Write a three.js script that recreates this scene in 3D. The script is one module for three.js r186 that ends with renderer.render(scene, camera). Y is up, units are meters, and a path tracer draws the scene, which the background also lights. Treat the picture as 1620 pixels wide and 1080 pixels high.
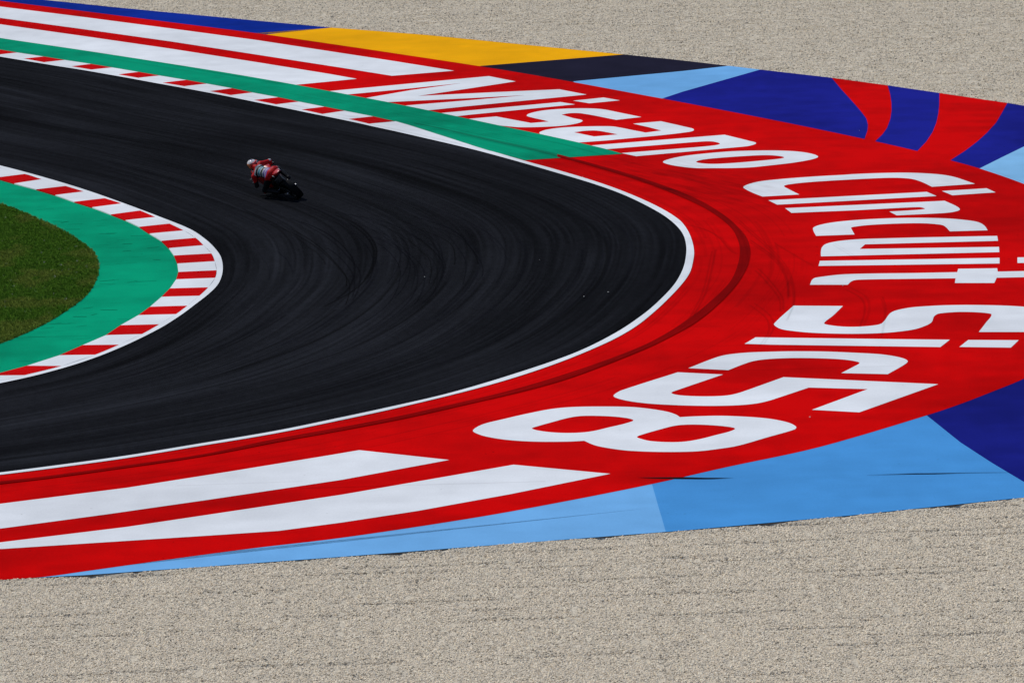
import * as THREE from 'three';
import { mergeGeometries, mergeVertices } from 'three/addons/utils/BufferGeometryUtils.js';
import { RoundedBoxGeometry } from 'three/addons/geometries/RoundedBoxGeometry.js';
import { MarchingCubes } from 'three/addons/objects/MarchingCubes.js';

// ------------------------------------------------------------------ camera, sky, sun, exposure
const scene = new THREE.Scene();
const camera = new THREE.PerspectiveCamera(6.601, 1.5, 1, 4000);   // long lens from the top of a grandstand
camera.position.set(0, 20, 150);
camera.rotation.set(-0.15366, 0, -0.02641);

const SUN = new THREE.Vector3(-0.50, 0.80, -0.34).normalize();
function makeSky() {
  const W = 256, H = 128, d = new Float32Array(W * H * 4);
  for (let j = 0; j < H; j++) for (let i = 0; i < W; i++) {
    const up = Math.sin(((j + 0.5) / H - 0.5) * Math.PI), a = Math.max(0, up), k = Math.pow(1 - a, 3);
    const o = (j * W + i) * 4;
    d[o] = 0.16 + 0.50 * k; d[o + 1] = 0.30 + 0.46 * k; d[o + 2] = 0.62 + 0.28 * k; d[o + 3] = 1;
  }
  const t = new THREE.DataTexture(d, W, H, THREE.RGBAFormat, THREE.FloatType);
  t.mapping = THREE.EquirectangularReflectionMapping; t.magFilter = THREE.LinearFilter; t.minFilter = THREE.LinearFilter; t.needsUpdate = true;
  return t;
}
const sky = makeSky();
scene.background = sky; scene.environment = sky;
scene.backgroundIntensity = scene.environmentIntensity = 0.55;
const sun = new THREE.DirectionalLight(new THREE.Color(1.0, 0.955, 0.89), 3.1);
sun.position.copy(SUN).multiplyScalar(200); sun.castShadow = true;
sun.shadow.mapSize.set(4096, 4096);
Object.assign(sun.shadow.camera, { left: -70, right: 70, top: 70, bottom: -70, near: 1, far: 500 });
scene.add(sun, sun.target);
const renderer = new THREE.WebGLRenderer({ antialias: true });
renderer.setSize(1024, 682);
renderer.shadowMap.enabled = true;
renderer.toneMapping = THREE.LinearToneMapping;
renderer.toneMappingExposure = 1.0;

// ------------------------------------------------------------------ traced plan of the corner, metres on the ground (x, z[, 1 = smooth])
const DATA = {
  edgeIn: [[-26.787,-59.13,1],[-21.43,-50.6,1],[-15.229,-40.668,1],[-14.363,-39.289,1],[-13.512,-37.977,1],[-12.674,-36.581,1],[-11.849,-35.187,1],[-11.072,-33.814,1],[-10.276,-32.444,1],[-9.478,-31.074,1],[-8.703,-29.665,1],[-7.971,-28.295,1],[-7.232,-26.881,1],[-6.469,-25.457,1],[-5.737,-24.043,1],[-5.003,-22.664,1],[-4.287,-21.277,1],[-3.976,-20.609,1],[-3.294,-19.242,1],[-2.057,-16.652,1],[-1.095,-14.587,1],[-0.511,-13.223,1],[0.418,-10.915,1],[1.203,-8.873,1],[2.292,-5.948,1],[3.072,-3.387,1],[3.805,-0.094,1],[4.141,2.098,1],[4.313,4.174,1],[4.332,6.358,1],[4.254,8.428,1],[4.105,10.565,1],[3.83,12.957,1],[3.414,15.411,1],[2.993,17.461,1],[2.291,20.171,1],[1.321,22.929,1],[-0.063,25.669,1],[-1.393,27.881,1],[-2.687,29.524,1],[-3.533,30.515,1],[-4.864,31.993,1],[-6.495,33.406,1],[-7.697,34.426,1],[-8.891,35.247,1],[-10.076,35.979,1],[-12.413,37.304,1],[-14.714,38.461,1]],
  edgeOut: [[-26.871,-59.814,1],[-21.495,-51.229,1],[-15.272,-41.238,1],[-14.403,-39.85,1],[-13.55,-38.531,1],[-12.709,-37.127,1],[-11.881,-35.725,1],[-11.102,-34.344,1],[-10.304,-32.967,1],[-9.503,-31.588,1],[-8.725,-30.172,1],[-7.992,-28.794,1],[-7.25,-27.373,1],[-6.485,-25.941,1],[-5.751,-24.519,1],[-5.015,-23.133,1],[-4.297,-21.738,1],[-3.985,-21.066,1],[-3.302,-19.755,1],[-2.062,-17.211,1],[-1.097,-15.176,1],[-0.423,-13.711,1],[0.648,-10.907,1],[1.205,-9.533,1],[2.303,-6.584,1],[3.088,-4.08,1],[3.834,-1.105,1],[4.29,1.442,1],[4.446,3.345,1],[4.504,5.481,1],[4.486,7.51,1],[4.398,9.253,1],[4.273,10.947,1],[4.071,12.536,1],[3.724,14.638,1],[3.244,17.177,1],[2.709,19.528,1],[2.033,21.646,1],[0.842,24.451,1],[-0.517,26.912,1],[-2.255,29.331,1],[-3.525,30.844,1],[-4.854,32.29,1],[-6.48,33.69,1],[-7.68,34.704,1],[-8.872,35.522,1],[-10.055,36.236,1],[-12.388,37.541,1],[-14.687,38.68,1]],
  trackOuter: [[-26.813,-59.339,1],[-21.452,-50.8,1],[-15.244,-40.859,1],[-14.377,-39.478,1],[-13.525,-38.165,1],[-12.687,-36.768,1],[-11.86,-35.373,1],[-11.084,-33.998,1],[-10.287,-32.627,1],[-9.488,-31.255,1],[-8.711,-29.845,1],[-7.979,-28.473,1],[-7.239,-27.058,1],[-6.476,-25.633,1],[-5.743,-24.217,1],[-5.008,-22.837,1],[-4.291,-21.448,1],[-3.98,-20.779,1],[-3.298,-19.411,1],[-2.06,-16.819,1],[-1.096,-14.752,1],[-0.512,-13.386,1],[0.419,-11.076,1],[1.204,-9.032,1],[2.294,-6.104,1],[3.075,-3.54,1],[3.809,-0.244,1],[4.146,1.95,1],[4.317,4.028,1],[4.336,6.214,1],[4.258,8.286,1],[4.109,10.425,1],[3.834,12.819,1],[3.417,15.277,1],[2.996,17.328,1],[2.293,20.041,1],[1.322,22.802,1],[-0.063,25.545,1],[-1.395,27.758,1],[-2.689,29.404,1],[-3.536,30.396,1],[-4.869,31.875,1],[-6.501,33.289,1],[-7.704,34.31,1],[-8.9,35.133,1],[-10.086,35.865,1],[-12.425,37.191,1],[-14.729,38.35,1]],
  innerEdge: [[-23.142,-29.669,1],[-18.442,-21.467,1],[-14.101,-13.432,1],[-12.722,-10.649,1],[-11.374,-7.662,1],[-10.036,-4.326,1],[-9.064,-1.767,1],[-8.114,0.88,1],[-7.616,2.926,1],[-7.299,4.659,1],[-7.094,6.164,1],[-6.968,7.899,1],[-6.924,9.44,1],[-6.954,10.945,1],[-7.095,12.398,1],[-7.315,13.928,1],[-7.6,15.774,1],[-7.983,17.724,1],[-8.653,20.21,1],[-9.362,22.181,1],[-10.162,23.74,1],[-10.98,24.885,1],[-13.403,27.655,1],[-15.785,29.811,1]],
  innerLineIn: [[-22.929,-27.943,1],[-18.288,-19.969,1],[-13.27,-11.386,1],[-12.712,-10.125,1],[-11.943,-8.515,1],[-11.367,-7.236,1],[-10.706,-5.711,1],[-10.186,-4.522,1],[-9.609,-2.998,1],[-9.138,-1.633,1],[-8.697,-0.26,1],[-8.263,1.126,1],[-7.887,2.582,1],[-7.621,3.99,1],[-7.354,5.521,1],[-7.207,6.921,1],[-7.089,8.506,1],[-7.065,9.797,1],[-7.159,11.355,1],[-7.303,12.708,1],[-7.508,14.243,1],[-7.704,15.531,1],[-8.004,17.026,1],[-8.32,18.447,1],[-8.741,19.92,1],[-9.186,21.285,1],[-9.823,22.754,1],[-10.542,23.9,1],[-11.301,24.925,1],[-12.142,25.943,1],[-13.441,27.285,1],[-15.824,29.493,1]],
  trackInner: [[-23.161,-29.813,1],[-18.457,-21.604,1],[-14.113,-13.562,1],[-12.732,-10.777,1],[-11.383,-7.788,1],[-10.044,-4.449,1],[-9.071,-1.888,1],[-8.121,0.761,1],[-7.622,2.809,1],[-7.305,4.542,1],[-7.1,6.049,1],[-6.973,7.785,1],[-6.929,9.327,1],[-6.96,10.833,1],[-7.101,12.288,1],[-7.321,13.819,1],[-7.606,15.667,1],[-7.989,17.619,1],[-8.66,20.106,1],[-9.369,22.078,1],[-10.17,23.639,1],[-10.988,24.785,1],[-13.413,27.557,1],[-15.797,29.715,1]],
  innerKerb: [[[-18.055,-18.874],[-17.251,-19.999],[-16.747,-18.792],[-17.318,-17.369]],[[-16.712,-16.118],[-15.924,-17.128],[-15.402,-15.903],[-16.008,-14.661]],[[-15.369,-13.362],[-14.597,-14.257],[-14.057,-13.014],[-14.698,-11.953]],[[-14.026,-10.606],[-13.27,-11.386],[-12.712,-10.125],[-13.388,-9.245]],[[-12.683,-7.85],[-11.943,-8.515],[-11.367,-7.236],[-12.078,-6.537]],[[-11.468,-5.023],[-10.706,-5.711],[-10.186,-4.522],[-10.914,-3.799]],[[-10.321,-2.26],[-9.609,-2.998],[-9.138,-1.633],[-9.871,-1.059]],[[-9.433,0.303],[-8.697,-0.26],[-8.263,1.126],[-9.098,1.659]],[[-8.718,3.071],[-7.887,2.582],[-7.621,3.99],[-8.458,4.457]],[[-8.257,5.819],[-7.354,5.521],[-7.207,6.921],[-8.104,7.258]],[[-8.002,8.725],[-7.089,8.506],[-7.065,9.797],[-7.989,9.977]],[[-8.061,11.463],[-7.159,11.355],[-7.303,12.708],[-8.187,12.806]],[[-8.37,14.352],[-7.508,14.243],[-7.704,15.531],[-8.565,15.628]],[[-8.885,17.116],[-8.004,17.026],[-8.32,18.447],[-9.127,18.557]],[[-9.555,19.935],[-8.741,19.92],[-9.186,21.285],[-9.972,21.312]],[[-10.585,22.679],[-9.823,22.754],[-10.542,23.9],[-11.289,23.923]],[[-11.982,25.026],[-11.301,24.925],[-12.142,25.943],[-12.873,26.009]],[[-13.379,27.373],[-12.779,27.096],[-13.742,27.986],[-14.457,28.095]],[[-14.776,29.72],[-14.257,29.267],[-15.342,30.029],[-16.041,30.181]],[[-16.173,32.067],[-15.735,31.438],[-16.942,32.072],[-17.625,32.267]]],
  greenInnerOut: [[-22.796,-26.86,1],[-18.18,-18.907,1],[-14.045,-10.815,1],[-13.405,-9.452,1],[-12.699,-8.056,1],[-12.094,-6.741,1],[-11.483,-5.224,1],[-10.929,-3.999,1],[-10.334,-2.458,1],[-9.883,-1.256,1],[-9.445,0.109,1],[-9.11,1.466,1],[-8.729,2.879,1],[-8.469,4.268,1],[-8.267,5.632,1],[-8.115,7.072,1],[-8.013,8.541,1],[-7.999,9.795,1],[-8.071,11.282,1],[-8.197,12.627,1],[-8.381,14.175,1],[-8.576,15.453,1],[-8.896,16.943,1],[-9.139,18.386,1],[-9.567,19.765,1],[-9.985,21.144,1],[-10.599,22.513,1],[-11.304,23.759,1],[-11.997,24.863,1],[-12.89,25.848,1],[-13.644,26.608,1],[-15.913,28.779,1]],
  grassEdge: [[-22.403,-23.691,1],[-17.701,-14.238,1],[-13.419,-5.05,1],[-12.741,-3.427,1],[-11.904,-1.03,1],[-11.552,0.01,1],[-10.99,1.905,1],[-10.556,3.617,1],[-10.237,5.271,1],[-10.041,7.086,1],[-9.937,9.269,1],[-9.966,11.674,1],[-10.176,13.667,1],[-10.549,15.963,1],[-10.986,17.796,1],[-11.443,19.207,1],[-13.773,24.047,1],[-16.052,27.653,1]],
  outerKerb: [[[-24.46,-57.063],[-23.558,-55.602],[-24.2,-54.949],[-25.141,-57.034]],[[-22.465,-53.933],[-21.59,-52.515],[-22.231,-51.904],[-23.126,-53.816]],[[-20.528,-50.895],[-19.678,-49.517],[-20.318,-48.947],[-21.171,-50.696]],[[-18.647,-47.944],[-17.822,-46.606],[-18.46,-46.074],[-19.275,-47.668]],[[-16.819,-45.078],[-16.018,-43.778],[-16.653,-43.282],[-17.434,-44.729]],[[-15.043,-42.292],[-14.265,-41.028],[-14.897,-40.567],[-15.647,-41.875]],[[-13.317,-39.584],[-12.56,-38.354],[-13.189,-37.926],[-13.91,-39.101]],[[-11.628,-36.798],[-10.891,-35.567],[-11.53,-35.119],[-12.231,-36.298]],[[-9.973,-34.071],[-9.269,-32.842],[-9.932,-32.362],[-10.676,-33.539]],[[-8.421,-31.364],[-7.739,-30.014],[-8.375,-29.527],[-9.076,-30.786]],[[-6.894,-28.524],[-6.229,-27.198],[-6.892,-26.684],[-7.609,-28.031]],[[-5.416,-25.672],[-4.784,-24.471],[-5.423,-23.84],[-6.08,-25.168]],[[-3.909,-22.826],[-3.284,-21.502],[-3.985,-21.049],[-4.61,-22.397]]],
  kerbEnd: [[-3.985,-21.032],[-3.219,-21.475],[-2.8,-20.387],[-2.384,-19.205],[-1.612,-17.002],[-0.866,-14.841],[-0.423,-13.649],[-1.097,-15.143],[-2.062,-17.177],[-3.302,-19.721]],
  greenOuter: [[-27.608,-65.772,1],[-22.07,-56.836,1],[-16.984,-48.812,1],[-13.778,-43.922,1],[-10.715,-39.108,1],[-8.535,-35.563,1],[-6.468,-31.976,1],[-4.995,-29.265,1],[-3.505,-26.5,1],[-1.649,-22.815,1],[-0.2,-19.821,1],[0.93,-17.533,1],[2.098,-15.053,1],[2.828,-13.369,1],[3.2,-12.349],[0.479,-11.512],[-0.423,-13.714,1],[-0.866,-14.907,1],[-1.612,-17.069,1],[-2.385,-19.272,1],[-2.801,-20.455,1],[-3.286,-21.622],[-3.911,-22.947],[-4.787,-24.593],[-5.42,-25.795],[-6.233,-27.322],[-6.899,-28.649],[-7.744,-30.14],[-8.427,-31.491],[-9.276,-32.97],[-9.98,-34.2],[-10.899,-35.697],[-11.636,-36.929],[-12.569,-38.487],[-13.326,-39.716],[-14.275,-41.162],[-15.054,-42.427],[-16.67,-44.953],[-21.687,-53.097],[-27.122,-61.84]],
  redOut: [[-29.225,-78.835,1],[-23.433,-70.12,1],[-18.077,-62.229,1],[-14.685,-57.414,1],[-11.436,-52.722,1],[-8.352,-48.283,1],[-5.344,-43.515,1],[-2.949,-39.606,1],[-0.828,-36.08,1],[0.673,-33.429,1],[2.086,-30.756,1],[3.996,-26.987,1],[5.246,-24.51,1],[7.803,-19.217,1],[9.991,-14.384,1],[11.267,-11.291,1],[12.004,-9.083,1],[12.634,-7.17,1],[13.512,-3.742,1],[14.291,0.178,1],[14.699,4.843,1],[14.609,10.126,1],[13.97,15.75,1],[12.954,21.151,1],[11.893,24.915,1],[10.682,27.858,1],[9.839,29.504,1],[9.076,30.912,1],[8.344,32.098,1],[6.66,34.576,1],[5.631,35.899,1],[4.084,37.456,1],[2.611,39.066,1],[0.665,40.899,1],[-0.906,42.203,1],[-3.209,43.765,1],[-4.794,44.558,1],[-6.275,45.422,1],[-7.733,46.337,1],[-8.449,46.766,1],[-9.184,46.933,1],[-11.372,47.449,1],[-13.505,48.242,1]],
  redIn: [[-26.887,-59.94,1],[-21.508,-51.35,1],[-15.281,-41.352,1],[-14.412,-39.964,1],[-13.558,-38.644,1],[-12.717,-37.239,1],[-11.888,-35.837,1],[-11.109,-34.455,1],[-10.31,-33.077,1],[-9.509,-31.697,1],[-8.73,-30.281,1],[-7.996,-28.901,1],[-7.255,-27.479,1],[-6.489,-26.046,1],[-5.754,-24.624,1],[-5.018,-23.237,1],[-4.299,-21.841,1],[-3.988,-21.169,1],[-3.304,-19.856,1],[-2.064,-17.311,1],[-1.098,-15.275,1],[-0.423,-13.809,1],[0.649,-11.004,1],[1.206,-9.629,1],[2.304,-6.678,1],[3.09,-4.172,1],[3.836,-1.196,1],[4.292,1.353,1],[4.449,3.257,1],[4.507,5.395,1],[4.488,7.424,1],[4.401,9.168,1],[4.275,10.864,1],[4.073,12.453,1],[3.726,14.556,1],[3.246,17.097,1],[2.711,19.45,1],[2.034,21.568,1],[0.842,24.375,1],[-0.517,26.838,1],[-2.256,29.259,1],[-3.527,30.772,1],[-4.857,32.22,1],[-6.484,33.62,1],[-7.684,34.635,1],[-8.877,35.453,1],[-10.061,36.168,1],[-12.396,37.473,1],[-14.696,38.614,1]],
  gravelUp: [[-29.517,-81.194,1],[-23.685,-72.572,1],[-16.411,-62.137,1],[-14.093,-59.166,1],[-11.623,-56.241,1],[-8.544,-52.668,1],[-5.774,-49.46,1],[-2.612,-46.288,1],[0.189,-42.86,1],[3.813,-38.466,1],[5.627,-36.204,1],[7.008,-34.276,1],[7.937,-32.946,1],[10.006,-30.103,1],[11.549,-27.629,1],[12.928,-25.25,1],[14.685,-22.213,1],[15.096,-21.434,1],[17.832,-16.084,1],[20.598,-9.864,1]],
  gravelLow: [[-13.51,48.201,1],[-11.377,47.408,1],[-9.188,46.88,1],[-7.712,46.663,1],[-5.488,46.146,1],[-3.165,45.574,1],[-0.134,44.757,1],[3.019,43.907,1],[6.158,42.843,1],[9.461,41.491,1],[11.695,40.446,1],[14.236,39.194,1]],
  panels: [["bright_blue",[[-29.511,-81.148],[-23.681,-72.528],[-16.408,-62.095],[-14.09,-59.125],[-11.62,-56.2],[-8.542,-52.628],[-5.832,-49.489],[-8.321,-47.48],[-11.392,-51.883],[-14.626,-56.535],[-18.003,-61.308],[-23.332,-69.129],[-28.496,-76.871],[-29.024,-77.21]]],["yellow",[[-5.832,-49.489],[-2.612,-46.249],[0.189,-42.822],[3.813,-38.428],[-0.768,-36.121],[-0.967,-35.605],[-2.94,-38.872],[-5.325,-42.75],[-7.514,-46.206],[-8.143,-47.268],[-8.354,-48.323]]],["navy",[[3.813,-38.428],[5.626,-36.167],[7.007,-34.239],[5.525,-33.081],[2.089,-30.986],[1.95,-30.327],[0.668,-32.742],[0.024,-33.876],[-0.568,-34.996],[-0.768,-36.121]]],["light_blue",[[7.007,-34.239],[7.935,-32.909],[5.339,-27.353],[4.722,-25.803],[4.518,-25.286],[3.98,-26.348],[2.513,-29.232],[2.235,-29.998],[2.089,-30.986],[5.525,-33.081]]],["blue",[[7.935,-32.909],[9.997,-30.077],[10.099,-26.992],[10.222,-24.011],[10.32,-21.374],[10.373,-19.294],[10.325,-17.747],[10.225,-16.391],[10.019,-14.411],[9.957,-13.833],[7.775,-18.634],[5.226,-23.889],[4.874,-24.599],[4.722,-25.803],[5.339,-27.353]]],["red",[[9.997,-30.077],[11.543,-27.599],[11.467,-25.392],[11.342,-22.925],[11.216,-21.007],[11.043,-18.984],[10.811,-16.869],[10.589,-15.404],[10.269,-13.764],[9.995,-13.604],[10.019,-14.411],[10.225,-16.391],[10.325,-17.747],[10.373,-19.294],[10.32,-21.374],[10.222,-24.011],[10.099,-26.992]]],["blue",[[11.543,-27.599],[12.927,-25.212],[12.702,-22.281],[12.525,-20.225],[12.278,-17.769],[12.004,-15.539],[11.668,-13.382],[11.274,-11.323],[10.886,-11.235],[10.253,-12.962],[10.269,-13.764],[10.589,-15.404],[10.811,-16.869],[11.043,-18.984],[11.216,-21.007],[11.342,-22.925],[11.467,-25.392]]],["red",[[12.927,-25.212],[14.686,-22.17],[14.33,-19.81],[13.951,-17.39],[13.495,-15.055],[13.073,-13.145],[12.58,-11.153],[12.003,-9.074],[11.742,-8.796],[11.263,-10.442],[11.274,-11.323],[11.668,-13.382],[12.004,-15.539],[12.278,-17.769],[12.525,-20.225],[12.702,-22.281]]],["blue",[[14.686,-22.17],[15.093,-21.399],[17.828,-16.051],[17.045,-18.87],[14.22,-11.656],[13.419,-9.412],[12.634,-7.161],[11.98,-8.33],[12.003,-9.074],[12.58,-11.153],[13.073,-13.145],[13.495,-15.055],[13.951,-17.39],[14.33,-19.81]]],["pale_blue",[[17.045,-18.87],[17.828,-16.051],[20.593,-9.832],[17.724,12.296],[14.298,11.652],[14.556,5.483],[14.223,0.877],[13.452,-3.071],[12.656,-6.411],[12.634,-7.161],[13.419,-9.412],[14.22,-11.656]]],["deep_blue",[[17.724,12.296],[14.233,39.216],[14.105,39.279],[11.693,40.468],[9.952,41.282],[9.888,41.332],[9.808,40.923],[9.606,39.866],[9.187,37.753],[8.767,35.359],[8.345,32.082],[8.372,31.714],[9.78,29.162],[10.728,27.341],[11.878,24.363],[12.893,20.929],[13.873,15.705],[14.298,11.652]]],["mid_blue",[[2.595,39.096],[2.597,38.7],[4.103,36.979],[5.656,35.423],[6.688,34.111],[8.377,31.638],[8.345,32.082],[8.767,35.359],[9.187,37.753],[9.606,39.866],[9.808,40.923],[9.89,41.311],[9.459,41.513],[6.157,42.865],[3.019,43.929],[2.711,44.012],[2.678,42.552],[2.65,41.515],[2.624,40.325]]],["light_blue",[[-13.437,48.792],[-11.333,47.835],[-8.477,46.49],[-7.756,46],[-6.291,45.128],[-4.806,44.241],[-3.218,43.413],[-0.907,41.84],[0.67,40.502],[2.584,38.733],[2.595,39.096],[2.624,40.325],[2.65,41.515],[2.678,42.552],[2.711,44.012],[-0.134,44.778],[-3.164,45.595],[-5.487,46.167],[-7.71,46.684],[-9.186,46.901],[-11.375,47.429],[-13.508,48.221]]]],
  bands: [[[-28.961,-76.705],[-23.204,-67.889],[-17.894,-59.985],[-14.539,-55.246],[-11.32,-50.54],[-8.263,-45.985],[-5.712,-41.764],[-3.6,-38.293],[-1.59,-34.841],[-3.528,-33.851],[-5.175,-36.61],[-8.082,-41.341],[-11.09,-46.2],[-14.253,-50.988],[-17.556,-55.828],[-22.706,-63.031],[-28.215,-70.67]],[[-27.895,-68.089],[-22.447,-60.503],[-17.37,-53.554],[-14.094,-48.626],[-10.966,-43.846],[-7.992,-39.004],[-5.53,-34.904],[-4.615,-33.246],[-6.47,-32.013],[-7.861,-33.598],[-10.664,-38.149],[-13.713,-42.953],[-16.901,-47.794],[-21.957,-55.733],[-27.399,-64.08]],[[-14.324,41.618],[-12.086,40.49],[-9.799,39.38],[-7.48,38.014],[-5.52,36.481],[-3.673,34.976],[-3.085,34.469],[-1.292,35.867],[-2.396,36.883],[-3.355,37.77],[-5.795,39.508],[-7.707,40.799],[-9.588,41.964],[-11.811,43.17],[-14.003,44.213]],[[-13.852,45.436],[-11.68,44.447],[-9.475,43.351],[-7.231,42.137],[-5.336,40.805],[-3.316,39.378],[-1.407,37.765],[-0.033,36.593],[1.823,37.884],[-0.116,39.797],[-1.853,41.292],[-3.245,42.27],[-4.392,42.943],[-5.623,43.219],[-7.527,43.614],[-9.421,44.013],[-11.671,44.539],[-13.844,45.497]]],
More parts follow.
